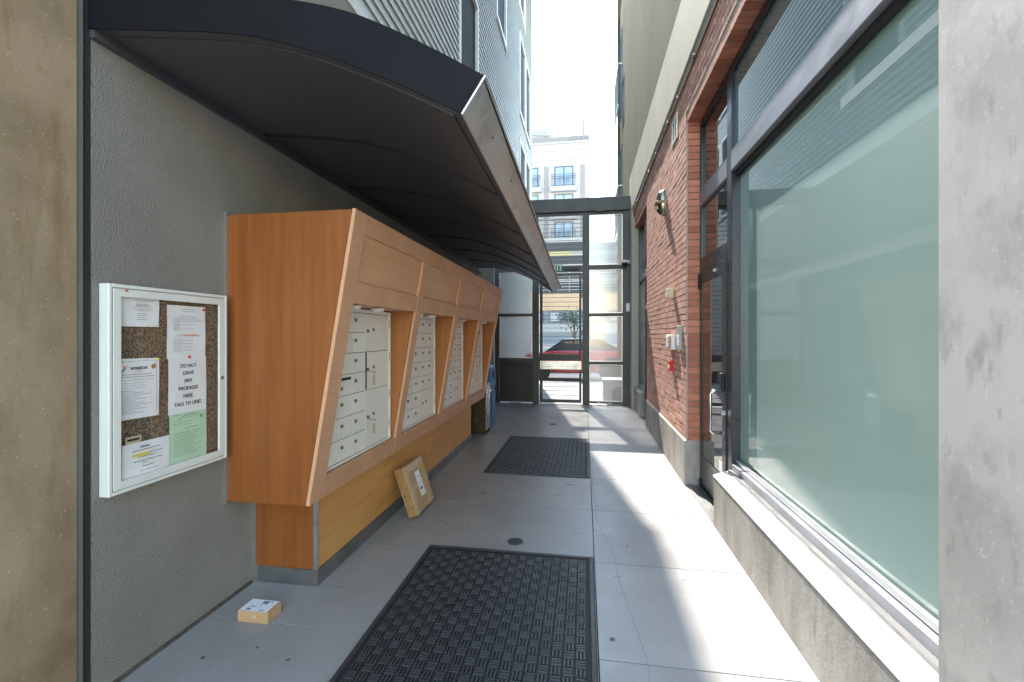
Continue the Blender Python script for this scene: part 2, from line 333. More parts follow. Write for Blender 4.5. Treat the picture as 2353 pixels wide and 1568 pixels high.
MB().box(-2.7,-1.95,1.5,17.35,15.72,15.8).build('parapet_cap', 'trim', lb)
for (a, b, c, d) in wins:
    f = MB().box(-2.09,-1.975,a,a+.085,c,d).box(-2.09,-1.975,b-.085,b,c,d).box(-2.09,-1.973,a+.086,b-.086,d-.085,d).box(-2.09,-1.96,a+.086,b-.086,c,c+.085).build('window', 'trim', lb, bevel=.004)
    zm = (c+d)/2
    MB().box(-2.085,-2.045,a+.087,a+.15,c+.087,d-.087).box(-2.085,-2.045,b-.15,b-.087,c+.087,d-.087).box(-2.08,-2.035,a+.151,b-.151,zm-.03,zm+.03)\
        .box(-2.085,-2.045,a+.151,b-.151,d-.15,d-.087).box(-2.085,-2.045,a+.151,b-.151,c+.087,c+.15).build('sash', 'vinyl', f)
    MB().box(-2.075,-2.065,a+.1,b-.1,c+.1,d-.1).build('pane', 'farglass', f)
# recess behind windows needs the dark backing cut: backing wall sits just behind the panes

# ================================================================== PILLARS of the passage the camera stands in
pl = thing('concrete_pillar', 'brown stained concrete pillar at the far left beside the dark stucco strip', 'pillar', (-2.2,0,0))
MB().box(-2.6,-1.985,-.6,1.503,0,4.6).build('shaft', 'conc_l', pl, bevel=.006)
MB().box(-2.1,-1.995,1.504,1.527,0,4.6).build('sealant_strip', mat('sealant', (.16,.165,.14), .6, bump=.2, bscale=40), pl)
pr_ = thing('concrete_pillar', 'smooth pale grey concrete pillar at the right edge, beside the big frosted window', 'pillar', (1.3,0,0))
MB().box(.975,1.9,-.6,1.44,0,4.6).build('shaft', 'conc_r', pr_, bevel=.006)

# ================================================================== RIGHT BUILDING
rb = thing('brick_building', 'red brick building with storefront windows and olive stucco upper floors on the right', 'building', (1.5,6,0))
# upper band, stucco, underside
MB().box(.95,1.6,-.6,9.95,4.06,4.83).build('fascia_band', 'cream', rb, bevel=.006)
MB().box(.965,1.6,-.6,11.95,4.835,12).build('upper_wall', 'stucco_olive', rb)
MB().box(.965,1.6,9.955,11.95,0,4.83).build('upper_wall', 'stucco_olive', rb)
# brick: field + individual bricks
Y0, Y1, ZB, ZT, HZ = 4.75, 7.65, .45, 4.055, 3.62
ch, bl, g = .0667, .2032, .009
MB().box(1.0105,1.3,Y0-.002,Y1-.006,ZB,ZT).build('mortar', 'mortar', rb)
MB().box(1.0105,1.14,-.5,Y0,HZ+.01,ZT).build('mortar', 'mortar', rb)
MB().box(1.0105,1.14,Y1,9.44,3.68,ZT).build('mortar', 'mortar', rb)
cells = []
r = 0; z = ZB
while z < ZT-.03:
    zt = min(z+ch-g, ZT); off = (r % 2)*bl/2
    spans = [(Y0,Y1)]
    if z > HZ+.06: spans = [(-1.0, 9.43)] if z > 3.68+.05 else [(-1.0,Y1)]
    for (s0, s1) in spans:
        k = math.floor((s0-Y0)/bl)-1
        while True:
            a = Y0+k*bl+off; b = a+bl-.017; k += 1
            if a >= s1: break
            if b <= s0: continue
            a2, b2 = max(a, s0), min(b, s1)
            if b2-a2 < .03: continue
            if b2 < 1.2: continue
            cells.append((a2, b2, z, zt))
    z += ch; r += 1
# soldier/rowlock header over the storefront and brick return at the jamb
head = [(y, y+.058, HZ-.0, HZ+.062) for y in [1.3+i*.0667 for i in range(52)] if y < 4.74]
jz = [(ZB+i*ch, min(ZB+i*ch+ch-g, HZ)) for i in range(48) if ZB+i*ch < HZ-.02]
cells = [c for c in cells]
full_me, _ = MB().box(1.004,1.03,-(bl-g)/2,(bl-g)/2,0,ch-g).build('brick', 'brick', bevel=.0025, mesh_only=True)
fc = _
def size(c):  # apparent size: nearer is larger
    y = (c[0]+c[1])/2; return (c[1]-c[0])/(y*y)
cells.sort(key=size, reverse=True)
singles, rest = cells[:205], cells[205:]
for (a, b, z0, z1) in singles:
    o = link('brick', full_me, ((1.017+random.uniform(-.0025,.0015)), (a+b)/2, z0), rb)
    o.scale = (1, (b-a)/(bl-g), (z1-z0)/(ch-g))
mb = MB()
rm = [MB() for _ in range(3)]
for (a, b, z0, z1) in rest:
    dx = random.uniform(-.003,.0015); random.choice(rm).box(1.004+dx,1.03,a,b,z0,z1)
cs = [((.64,.39,.315),(.58,.34,.27)),((.57,.33,.26),(.51,.285,.22)),((.55,.33,.27),(.49,.285,.225))]  # far brick tones carry the same painted-in sun paleness
for q, c in zip(rm, cs):
    mm = mat('red_brick_sunlit_far', c[0], .85, spec=.1, col2=c[1], scale=7, bump=.35, bscale=60, bdist=.004, fac=(.4,.6))
    q.build('brick_field', mm, rb, kind='stuff', bevel=0)
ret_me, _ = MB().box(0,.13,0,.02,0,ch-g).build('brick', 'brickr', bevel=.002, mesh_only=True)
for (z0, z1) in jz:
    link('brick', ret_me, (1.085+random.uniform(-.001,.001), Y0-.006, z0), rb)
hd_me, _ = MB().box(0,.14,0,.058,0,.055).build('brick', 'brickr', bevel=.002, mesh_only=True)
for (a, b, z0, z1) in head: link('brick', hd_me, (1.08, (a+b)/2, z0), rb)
# far window head bricks
for i in range(26): link('brick', hd_me, (1.08, Y1+.04+i*.0667, 3.66), rb)
# concrete bases
MB().prism([(.985,0),(1.3,0),(1.3,ZB),(1.0,ZB),(.985,ZB-.012)], 'y', Y0-.02, 6.2).build('concrete_base', 'conc_w', rb, bevel=.003)
MB().prism([(.985,0),(1.3,0),(1.3,ZB),(1.0,ZB),(.985,ZB-.012)], 'y', 6.206, Y1).build('concrete_base', 'conc_w', rb, bevel=.003)
MB().prism([(.985,0),(1.13,0),(1.13,.47),(.985,.44)], 'y', 8.5, 9.44).build('concrete_base', 'conc_w', rb, bevel=.004)
# low wall with bright sloping sill under the big window
MB().prism([(1.005,0),(1.13,0),(1.13,.42),(1.005,.378)], 'y', 1.2, 3.775).build('sill_wall', 'conc_w', rb, bevel=.003)
MB().prism([(1.0,.384),(1.125,.427),(1.125,.44),(1.0,.396)], 'y', 1.2, 3.777).build('window_sill', 'sill', rb, bevel=.003)
# pilaster by the gate
MB().box(.945,1.3,9.45,9.95,0,4.055).build('pilaster', 'cream', rb, bevel=.006)
# storefront
FX, GX = 1.13, 1.195
sw = MB().box(FX,FX+.14,3.745,3.86,0.0,HZ-.005).build('storefront_frame', 'frame', rb, bevel=.003)
MB().box(FX-.006,FX+.13,1.2,3.743,2.775,2.935).build('transom_bar', 'frameedge', sw, bevel=.004)
MB().box(FX-.004,FX+.13,3.862,4.74,2.765,2.925).build('transom_bar', 'frameedge', sw, bevel=.004)
MB().box(FX,FX+.13,1.2,3.743,HZ-.075,HZ-.006).build('head_bar', 'frame', sw, bevel=.003)
MB().box(FX,FX+.13,3.862,4.74,HZ-.075,HZ-.006).build('head_bar', 'frame', sw, bevel=.003)
MB().box(FX,FX+.13,4.69,4.745,.0,HZ-.078).build('jamb', 'frame', sw, bevel=.003)
MB().box(1.13,FX+.13,1.2,3.743,.427,.50).build('bottom_rail', 'frameedge', sw, bevel=.004)
MB().box(1.10,1.13,1.2,3.743,.431,.452).build('drip_flashing', 'kick', sw, bevel=.002)
MB().box(GX-.035,GX-.012,1.2,3.74,.505,.535).build('glazing_bead', 'alu', sw, bevel=.002)
MB().box(GX-.035,GX-.012,1.2,3.74,2.735,2.770).build('glazing_bead', 'gasket', sw)
MB().box(FX,FX+.13,3.862,4.688,2.12,2.25).build('door_header', 'frame', sw, bevel=.003)
bw = MB().box(GX-.002,GX+.012,1.2,3.741,.502,2.772).build('window', 'fglass', rb, label='large frosted sea-green glass pane')
# taped strip seen on the glass
MB().box(GX-.004,GX-.0025,1.75,2.35,2.56,2.61).build('window_sticker', mat('tape_strip', (.55,.60,.56), .5), bw)
MB().box(GX-.04,GX-.03,1.2,3.741,2.937,HZ-.078).build('window', 'transom', rb, label='upper window pane reflecting the siding opposite')
MB().box(GX-.04,GX-.03,3.862,4.688,2.928,HZ-.078).build('window', 'glass', rb)
MB().box(GX-.04,GX-.03,3.862,4.688,2.252,2.763).build('window', 'glass', rb)
MB().box(1.28,1.34,1.1,4.8,0,4.0).build('interior_blackout', 'void', rb)
# glass door
dr = MB().box(1.12,1.16,3.865,3.955,.06,2.115).box(1.12,1.16,4.60,4.685,.06,2.115).box(1.12,1.16,3.956,4.599,2.0,2.115).box(1.12,1.16,3.956,4.599,.06,.34)\
    .build('entrance_door', 'frame', rb, bevel=.002)
MB().box(1.126,1.136,3.957,4.598,.342,1.998).build('door_glass', 'glass', dr)
MB().tube([(1.12,4.0,1.03),(1.06,4.0,1.03),(1.04,4.0,1.01),(1.04,4.0,.70),(1.06,4.0,.68),(1.12,4.0,.68)], .0125, 10).build('pull_handle', 'steel', dr, smooth=True)
MB().box(1.09,1.12,3.88,3.93,1.04,1.19).build('lock_box', 'gasket', dr, bevel=.006)
MB().disc((1.115,3.9,.86), 'x', .022, .03).build('keyhole', 'steel', dr)
MB().box(1.1235,1.1255,3.965,4.055,.36,.44).build('door_sticker', 'paper', dr)
MB().box(1.105,1.12,4.655,4.70,1.95,2.10).build('hinge', 'gasket', dr, bevel=.004)
MB().disc((1.115,4.15,2.06), 'x', .014, .02).build('screw_cap', 'beige', dr)
MB().box(1.10,1.12,4.62,4.67,.02,.10).build('pivot', 'frame', dr, bevel=.004)
th = MB()
for i, x in enumerate((1.01,1.045,1.08,1.115,1.15,1.185)): th.box(x, x+.022, 3.78, 4.73, .001, .012+.004*(i > 2))
th.box(1.005,1.24,3.779,4.731,.0005,.006).build('threshold', 'kick', rb)
# far bay: door + window
f2 = MB().box(FX-.05,FX+.05,8.42,8.5,0,3.65).box(FX-.05,FX+.05,7.66,7.72,0,3.65).box(FX-.05,FX+.05,9.38,9.44,0,3.65).build('storefront_frame', 'frame', rb, bevel=.003)
MB().box(FX-.05,FX+.05,7.721,8.419,2.55,2.68).box(FX-.05,FX+.05,8.501,9.379,2.55,2.68).build('transom_bar', 'frameedge', f2, bevel=.003)
MB().box(FX-.05,FX+.05,7.721,8.419,1.95,2.04).build('door_header', 'frameedge', f2)
MB().box(FX-.05,FX+.05,8.501,9.379,.48,.55).build('bottom_rail', 'frameedge', f2)
MB().box(FX,FX+.01,8.501,9.379,.55,2.55).build('window', 'fglass', rb, label='narrow frosted window pane by the gate')
MB().box(FX,FX+.01,8.501,9.379,2.68,3.64).build('window', 'glass', rb)
MB().box(FX,FX+.01,7.721,8.419,2.68,3.64).build('window', 'glass', rb)
d2 = MB().box(FX-.03,FX+.02,7.73,7.80,.05,1.945).box(FX-.03,FX+.02,8.34,8.41,.05,1.945).box(FX-.03,FX+.02,7.801,8.339,.05,.28).box(FX-.03,FX+.02,7.801,8.339,1.86,1.945).build('entrance_door', 'frame', rb)
MB().box(FX-.005,FX+.005,7.801,8.339,.282,1.858).build('door_glass', 'glass', d2)
MB().tube([(1.12,7.85,1.2),(1.06,7.85,1.2),(1.06,7.85,.9),(1.12,7.85,.9)], .011, 8).build('pull_handle', 'steel', d2)
th = MB()
for i, x in enumerate((1.02,1.055,1.09)): th.box(x, x+.022, 7.70, 8.46, .001, .012)
th.box(1.005,1.13,7.66,8.48,.0005,.006).build('threshold', 'kick', rb)
MB().box(1.22,1.3,7.66,9.44,0,4.0).build('interior_blackout', 'void', rb)
MB().box(1.131,1.21,-.6,3.8,0,.42).build('backing_wall', 'conc_w', rb)
MB().box(1.15,1.6,-.6,9.9,3.64,4.05).build('backing_wall', 'conc_w', rb)
# small louvred vent in the brick
v = MB().box(.992,1.004,5.16,5.20,3.66,3.93).box(.992,1.004,5.40,5.44,3.66,3.93).box(.992,1.004,5.201,5.399,3.66,3.69).box(.992,1.004,5.201,5.399,3.90,3.93).box(.992,1.004,5.285,5.315,3.691,3.899)\
    .build('wall_vent', 'vinyl', rb)
MB().box(.999,1.0035,5.201,5.399,3.691,3.899).build('vent_opening', 'void', v)
# upper building beyond: windows with lattice balconies
for k, zb in enumerate((4.3, 7.45)):
    MB().box(1.0,1.6,11.951,13.35,zb+2.35,zb+3.15).build('spandrel', 'stucco_olive', rb)
    wn = MB().box(.985,1.02,11.955,12.02,zb,zb+2.35).box(.985,1.02,13.25,13.33,zb,zb+2.35).box(.985,1.02,12.6,12.66,zb,zb+2.35).build('window', 'dwin', rb)
    MB().box(1.02,1.03,11.955,13.33,zb,zb+2.35).build('pane', 'glass', wn)
    rl = MB()
    for i in range(9):
        a = 12.0+i*.16; rl.tube([(.86,a,zb), (.86,a+(.16 if i%2 else -.0),zb+1.05)], .012, 5)
    rl.tube([(.86,11.97,zb),(.86,13.4,zb)], .02, 6).tube([(.86,11.97,zb+1.05),(.86,13.4,zb+1.05)], .022, 6).tube([(1.0,11.97,zb+1.05),(.86,11.97,zb+1.05)], .02, 6)
    rl.build('balcony_rail', 'alu', rb, label='white lattice balcony rail')
MB().box(1.0,1.6,11.951,13.35,0,4.3).build('end_wall', 'stucco_olive', rb)
MB().box(.95,1.6,13.351,13.6,0,12).build('end_pier', 'stucco_olive', rb)
# conduit
cd = thing('conduit_pipe', 'thin grey metal conduit running under the cream concrete band', 'pipe', (.985,5,4.03))
MB().tube([(.98,1.3,4.035),(.98,9.3,4.035),(.98,9.38,4.0),(.98,9.40,3.9)], .015, 8).build('pipe', 'alu', cd, smooth=True)
for y in (2.2,3.55,4.3,5.6,7.2,8.8): MB().disc((.98,y,4.035), 'y', .022, .06, 10).build('coupling', 'steel', cd)
for y in (2.9,5.0,6.5): MB().box(.965,1.0,y,y+.02,4.015,4.058).build('clip', 'steel', cd)

# ------------------------------------------------------------------ things on the brick wall
def on_wall():
    t = thing('wall_lamp', 'oval bronze wall lamp high on the brick wall', 'wall lamp', (1.0,5.97,3.17))
    bm = MB(); n1, n2 = 14, 8; vs = []; fs = []
    for i in range(n2+1):
        th_ = math.pi/2*i/n2
        for k in range(n1):
            a = 2*math.pi*k/n1
            vs.append((1.004-.105*math.sin(th_)**.8, 5.97+.085*math.cos(th_)*math.cos(a)+.0, 3.175+.165*math.cos(th_)**.7*math.sin(a)))
    for i in range(n2):
        for k in range(n1): fs.append((i*n1+k, i*n1+(k+1)%n1, (i+1)*n1+(k+1)%n1, (i+1)*n1+k))
    bm.pts(vs, fs); bm.build('shade', 'bronze', t, smooth=True)
    MB().prism([(5.97+.092*math.cos(k*math.pi/12),3.175+.175*math.sin(k*math.pi/12)) for k in range(24)],'x',.985,1.008).build('back_plate', 'lockm', t, bevel=.003)
    MB().prism([(.885,3.15),(.875,3.175),(.90,3.19),(1.0,3.19),(1.0,3.15)], 'y', 5.88, 6.06).build('hood', 'bronze', t, bevel=.008)
    MB().box(.90,.93,5.93,6.01,3.085,3.135).build('lens', 'beige', t, bevel=.006)
    t = thing('alarm_sounder', 'small beige cube-shaped alarm sounder on the brick wall below the lamp', 'alarm', (1.0,5.38,1.93))
    MB().box(.93,1.004,5.33,5.43,1.915,2.035).build('housing', 'beige', t, bevel=.012)
    MB().box(.925,.9305,5.345,5.415,1.93,2.02).build('grille', 'puck', t, bevel=.004)
    t = thing('light_fixture', 'white box with faded red lettering panel on the brick wall, left of the grey intercom', 'emergency light', (1.0,5.4,1.33))
    MB().box(.953,1.004,5.26,5.58,1.335,1.505).build('housing', 'board', t, bevel=.006)
    MB().box(.948,.9535,5.28,5.38,1.355,1.485).build('red_lens', 'redlens', t, bevel=.003)
    MB().box(.948,.9535,5.42,5.56,1.355,1.485).build('white_lens', 'white', t, bevel=.003)
    t = thing('intercom', 'slim grey intercom panel on the brick wall beside the jamb', 'intercom', (1.0,5.0,1.34))
    MB().box(.975,1.004,4.92,5.06,1.34,1.60).build('housing', 'greyp', t, bevel=.005)
    MB().box(.971,.9755,4.93,5.05,1.35,1.50).build('face_plate', 'white', t, bevel=.002)
    kb = MB()
    for i in range(7): kb.box(.9695,.9715,4.937+i*.0155,4.948+i*.0155,1.365,1.39)
    kb.build('buttons', 'podg', t)
    t = thing('fire_alarm_pull', 'bright red fire alarm pull station on the brick wall', 'fire alarm', (1.0,5.4,1.08))
    MB().box(.957,1.004,5.365,5.465,1.085,1.205).build('housing', 'red', t, bevel=.004)
    MB().box(.95,.958,5.38,5.45,1.12,1.15).build('handle', 'white', t, bevel=.002)
    MB().disc((.972,5.475,1.17), 'y', .014, .03, 10).build('knob', 'gasket', t)
on_wall()

# ================================================================== GATE
gt = thing('entrance_gate', 'dark metal entrance screen with mesh gate door and ribbed translucent panels across the passage end', 'gate', (-.5,9.9,0))
GY0, GY1 = 9.84, 9.94
MB().box(-1.98,.955,9.78,9.95,4.14,4.43).build('top_beam', 'gate', gt, bevel=.005)
MB().box(.60,.62,9.768,9.781,4.16,4.30).box(.25,.42,9.768,9.781,4.12,4.24).build('beam_plate', 'gate', gt, kind='stuff')
for (a, b) in ((-1.96,-1.865),(-1.125,-.985),(-.045,.105),(.80,.94)):
    MB().box(a,b,GY0,GY1,.0 if a > -1.0 else .0,4.138).build('post', 'gate', gt, bevel=.004)
def rails(x0, x1, zs, m='gate'):
    for (z0, z1) in zs: MB().box(x0+.001,x1-.001,GY0+.01,GY1-.01,z0,z1).build('rail', m, gt, bevel=.003)
rails(-1.865,-1.125, [(2.88,3.06),(1.91,1.965),(.91,.99),(.03,.09)])
rails(.105,.80, [(2.90,3.0),(1.90,1.965),(.865,.93),(.03,.075),(4.08,4.137)])
rails(-.985,-.045, [(2.87,3.0),(4.09,4.137)])
def poly(x0, x1, z0, z1):
    p = MB().box(x0+.012,x1-.012,9.888,9.892,z0+.012,z1-.012).build('translucent_panel', 'poly', gt)
    rr = MB(); n = int((x1-x0-.03)/.03)
    for i in range(1, n): x = x0+.015+(x1-x0-.03)*i/n; rr.box(x-.0012,x+.0012,9.8925,9.899,z0+.012,z1-.012)
    rr.build('panel_ribs', 'poly', p)
    MB().box(x0+.001,x0+.013,9.875,9.905,z0,z1).box(x1-.013,x1-.001,9.875,9.905,z0,z1).box(x0+.014,x1-.014,9.875,9.905,z0,z0+.012).box(x0+.014,x1-.014,9.875,9.905,z1-.012,z1).build('glazing_bead', 'alu', p)
poly(-1.865,-1.125,1.965,2.88); poly(-1.865,-1.125,.99,1.91)
MB().box(-1.86,-1.13,9.88,9.9,.092,.908).build('solid_panel', 'gatepanel', gt)
poly(.105,.80,3.0,4.08); poly(.105,.80,1.965,2.90); poly(.105,.80,.93,1.90); poly(.105,.80,.075,.865)
def meshgrid(x0, x1, z0, z1, parent, hz=.093):
    g_ = MB(); n = round((x1-x0)/.0205)
    for i in range(1, n): x = x0+(x1-x0)*i/n; g_.box(x-.0036,x+.0036,9.882,9.900,z0,z1)
    m_ = round((z1-z0)/hz)
    for i in range(1, m_): zz = z0+(z1-z0)*i/m_; g_.box(x0,x1,9.876,9.8815,zz-.0045,zz+.0045)
    g_.build('wire_mesh', 'mesh', parent, kind='stuff')
meshgrid(-.985,-.045,3.0,4.09,gt)
meshgrid(-1.865,-1.125,3.06,4.137,gt)
for (x, y) in ((-1.5,9.86),(.3,9.83),(.55,9.83)): MB().tube([(x-.04,y,.02),(x-.03,y,.05),(x+.03,y,.05),(x+.04,y,.02)], .006, 6).build('foot_bracket', 'steel', gt)
MB().box(-1.62,-1.36,9.80,9.84,.0,.02).build('drop_plate', 'iron', gt)
gd = MB().box(-.965,-.90,9.86,9.91,.03,2.84).box(-.115,-.062,9.86,9.91,.03,2.84).box(-.899,-.116,9.86,9.91,2.78,2.84).box(-.899,-.116,9.86,9.91,.03,.10).box(-.899,-.116,9.86,9.91,.945,1.085)\
    .build('gate_door', 'gate', gt, bevel=.003)
meshgrid(-.90,-.115,1.085,2.78,gd); meshgrid(-.90,-.115,.10,.75,gd)
MB().box(-.96,-.066,9.835,9.858,.755,.935).build('kick_plate', 'brushed', gd, bevel=.002)
pb = MB().box(-.90,-.09,9.79,9.834,.815,.875).build('push_bar', 'brushed', gd, bevel=.004)
MB().box(-.955,-.905,9.77,9.834,.77,.92).build('bar_end', 'steel', gd, bevel=.01)
for zz in (.45,1.5,2.3,2.7): MB().box(-.06,-.046,9.85,9.9,zz,zz+.1).build('hinge', 'iron', gd)
MB().box(-.40,-.12,9.79,9.838,2.90,2.955).build('door_closer', 'gatepanel', gt, bevel=.003)
# exit sign
ex = thing('exit_sign', 'green exit sign with pale letters over the gate door, partly behind the canopy tip', 'sign', (-.6,9.7,2.85))
MB().box(-.76,-.46,9.70,9.76,2.845,3.0).build('sign_box', 'green', ex, bevel=.004)
text('sign_letters', 'EXIT', .155, (-.61,9.698,2.922), (R(90),0,0), 'paper', ex, sx=.95, bold=0)
dc = thing('dome_camera', 'white dome security camera on a bracket by the right gate post', 'camera', (.86,9.72,2.95))
MB().box(.80,.94,9.76,9.84,3.0,3.07).build('bracket', 'white', dc, bevel=.01)
MB().disc((.83,9.70,3.03),'z',.075,.05,20).build('housing', 'white', dc, bevel=.01)
MB().tube([(.83,9.70,3.005),(.83,9.70,2.97),(.83,9.70,2.94),(.83,9.70,2.925)], [.06,.056,.04,.015], 16).build('dome', 'gasket', dc, smooth=True)
sn = thing('motion_sensor', 'small white rounded sensor box on the right gate post', 'sensor', (.91,9.8,2.0))
MB().box(.865,.945,9.80,9.838,1.99,2.17).build('housing', 'white', sn, bevel=.015)

# ================================================================== CANOPY
cn = thing('curved_canopy', 'black curved metal canopy jutting over the mailboxes', 'canopy', (-2.0,5,2.75))
low_n = [(-2.0,2.755),(-1.85,2.735),(-1.6,2.703),(-1.4,2.675),(-1.215,2.635),(-1.03,2.575),(-.86,2.503),(-.64,2.40),(-.43,2.287)]
low_f = [(-2.0,2.80),(-1.87,2.80),(-1.66,2.785),(-1.45,2.74),(-1.25,2.675),(-1.08,2.60),(-.93,2.52),(-.75,2.41),(-.58,2.30)]
up_n = [(-2.0,2.975),(-1.85,2.95),(-1.6,2.90),(-1.4,2.85),(-1.215,2.785),(-1.03,2.742),(-.82,2.67),(-.58,2.545),(-.346,2.404)]
up_f = [(-2.0,2.975),(-1.85,2.96),(-1.66,2.93),(-1.44,2.875),(-1.24,2.80),(-1.05,2.72),(-.86,2.63),(-.66,2.52),(-.442,2.396)]
CY0, CY1 = 1.555, 8.55
def spl(P, t):   # piecewise Catmull-Rom over the list, t in 0..1
    n = len(P)-1; u = min(max(t,0),.99999)*n; i = int(u); u -= i
    p = [P[max(i-1,0)],P[i],P[i+1],P[min(i+2,n)]]
    return tuple(.5*((2*p[1][k])+(-p[0][k]+p[2][k])*u+(2*p[0][k]-5*p[1][k]+4*p[2][k]-p[3][k])*u*u+(-p[0][k]+3*p[1][k]-3*p[2][k]+p[3][k])*u**3) for k in (0,1))
def cpt(t, y, up=False, dz=0):
    s = (y-CY0)/(CY1-CY0); A, B = (up_n, up_f) if up else (low_n, low_f)
    a, b = spl(A,t), spl(B,t); return (a[0]+(b[0]-a[0])*s, y, a[1]+(b[1]-a[1])*s+dz)
N = 32
def sheet(t0, t1, y0, y1, dz, th, up=False, n=N):
    m_ = MB(); vs = []; fs = []
    for i in range(n+1):
        t = t0+(t1-t0)*i/n
        for (y, d) in ((y0,0),(y1,0),(y1,th),(y0,th)): vs.append(cpt(t, y, up, dz+d))
    for i in range(n):
        for k in range(4): fs.append((i*4+k, i*4+(k+1)%4, i*4+4+(k+1)%4, i*4+4+k))
    fs += [(0,1,2,3),(n*4+3,n*4+2,n*4+1,n*4)]
    return m_.pts(vs, fs)
sheet(0,1,CY0,CY1,.0,.006).build('soffit_lining', 'canopy', cn, smooth=False)
seams = [1.60,2.54,3.565,4.55,5.56,6.56,7.56,8.52]
for a, b in zip(seams[:-1], seams[1:]):
    sheet(.06,.965,a+.008,b-.008,-.007,.006).build('soffit_panel', 'canopy', cn)
    if b < 8.5: sheet(.05,.965,b-.009,b+.009,-.017,.016).build('panel_seam', 'black', cn)
sheet(0,1,CY0,CY1,-.012,.012,up=True).build('roof_sheet', 'fascia', cn)
def endface(y0, y1, m):
    vs = []; fs = []
    for i in range(N+1):
        t = i/N
        for (u, y) in ((False,y0),(True,y0),(True,y1),(False,y1)): vs.append(cpt(t, y, u, -.004 if not u else .004))
    for i in range(N):
        for k in range(4): fs.append((i*4+k, i*4+(k+1)%4, i*4+4+(k+1)%4, i*4+4+k))
    fs += [(0,1,2,3),(N*4+3,N*4+2,N*4+1,N*4)]
    return MB().pts(vs, fs).build('end_fascia', m, cn)
endface(CY0-.006,CY0,'fascia'); endface(CY1,CY1+.006,'fascia')
def front():
    vs = []
    for y in (CY0-.007,CY1+.007):
        a, b = cpt(1,y), cpt(1,y,True); vs += [(a[0],y,a[2]-.006),(b[0],y,b[2]+.005),(b[0]+.006,y,b[2]+.003),(a[0]+.006,y,a[2]-.008)]
    return MB().pts(vs, [(0,1,2,3),(7,6,5,4),(0,4,5,1),(1,5,6,2),(2,6,7,3),(3,7,4,0)]).build('front_fascia', 'edge', cn)
front()
MB().box(-2.0,-1.975,CY0,CY1,2.715,2.76).build('wall_flange', 'canopy', cn)
for i in range(12):
    y = 1.9+i*.55; a, b = cpt(1,y), cpt(1,y,True)
    MB().disc(((a[0]+b[0])/2+.006,y,(a[2]+b[2])/2), 'x', .006, .006, 8).build('rivet', 'iron', cn)
MB().disc((-.58,8.5,2.275),'z',.02,.03,10).build('drain_spout', 'alu', cn)

# ================================================================== MAIL CABINET
ck = thing('mail_cabinet', 'cherry wood cabinet with slanted front holding the mailboxes on the left wall', 'cabinet', (-1.8,4.5,0))
K = .275/1.617; SL = math.sqrt(1+K*K)
def fp(y, zc, d):   # point on slanted face at height zc, offset d outward
    return (-1.487+K*(zc-.56)+d/SL, y, zc-d*K/SL)
def fbox(name, m, y0, y1, z0, z1, d0, d1, parent=ck, bevel=.002, **k):
    vs = [fp(y,z_,d) for y in (y0,y1) for z_ in (z0,z1) for d in (d0,d1)]
    return MB().pts(vs, [(0,1,3,2),(4,6,7,5),(0,4,5,1),(2,3,7,6),(0,2,6,4),(1,5,7,3)]).build(name, m, parent, bevel, **k)
prof = [(-1.998,.56),(-1.512,.56),(-1.237,2.178),(-1.998,2.178)]
MB().prism(prof,'y',2.27,2.30).build('end_panel', 'woodside', ck, bevel=.002)
MB().prism(prof,'y',6.635,6.66).build('end_panel', 'woodside', ck, bevel=.002)
MB().box(-1.995,-1.25,2.301,6.634,2.155,2.177).build('top_panel', 'woodside', ck)
MB().box(-1.995,-1.52,2.301,6.634,.562,.585).build('bottom_panel', 'woodside', ck)
bays = [(2.40+1.075*i, 2.40+1.075*i+.965) for i in range(4)]
st = [2.268]+[v_ for b in bays for v_ in b]+[6.662]
for a, b in zip(st[0::2], st[1::2]): fbox('stile', 'woodframe', a, b, .56, 2.18, -.022, 0)
for (a, b) in bays:
    fbox('top_rail', 'woodframe', a+.001, b-.001, 2.07, 2.18, -.022, -.0015)
    fbox('middle_rail', 'woodframe', a+.001, b-.001, 1.68, 1.80, -.022, -.0015)
    fbox('bottom_rail', 'woodframe', a+.001, b-.001, .56, .69, -.022, -.0015)
    fbox('raised_panel', 'woodpanel', a-.01, b+.01, 1.79, 2.08, -.034, -.024)
    for (y0, y1) in ((a-.02,a-.001),(b+.001,b+.02)):
        MB().prism([(-1.53,.66),(-1.494,.66),(-1.32,1.70),(-1.53,1.70)],'y',y0,y1).build('bay_side', 'wooddark', ck)
    MB().box(-1.53,-1.325,a,b,1.684,1.70).build('bay_soffit', 'woodframe', ck)
    MB().prism([(-1.53,.655),(-1.494,.655),(-1.494,.672),(-1.53,.682)],'y',a,b).build('bay_ledge', 'wooddark', ck)
for a, b in zip([2.30]+[x[1]+.021 for x in bays],[x[0]-.021 for x in bays]+[6.634]):
    if b-a > .01: MB().box(-1.6,-1.535,a,b,.6,2.1).build('back_block', 'wooddark', ck)
MB().box(-1.995,-1.575,2.49,4.374,.10,.559).build('base_panel', 'woodbase', ck, bevel=.001)
MB().box(-1.995,-1.575,4.378,6.19,.10,.559).build('base_panel', 'woodbase', ck, bevel=.001)
MB().box(-1.996,-1.596,2.478,2.489,.10,.559).build('base_end', 'woodside', ck)
MB().box(-1.596,-1.568,2.474,2.489,.10,.559).build('corner_strip', 'alu', ck, bevel=.002)
MB().box(-1.995,-1.57,2.476,6.19,.0,.098).build('kickboard', 'kick', ck, bevel=.002)
MB().box(-1.999,-1.985,2.255,2.268,.55,2.19).build('wall_strip', 'alu', ck)
MB().box(-1.999,-1.97,2.465,2.477,.0,.559).build('wall_strip', 'alu', ck)
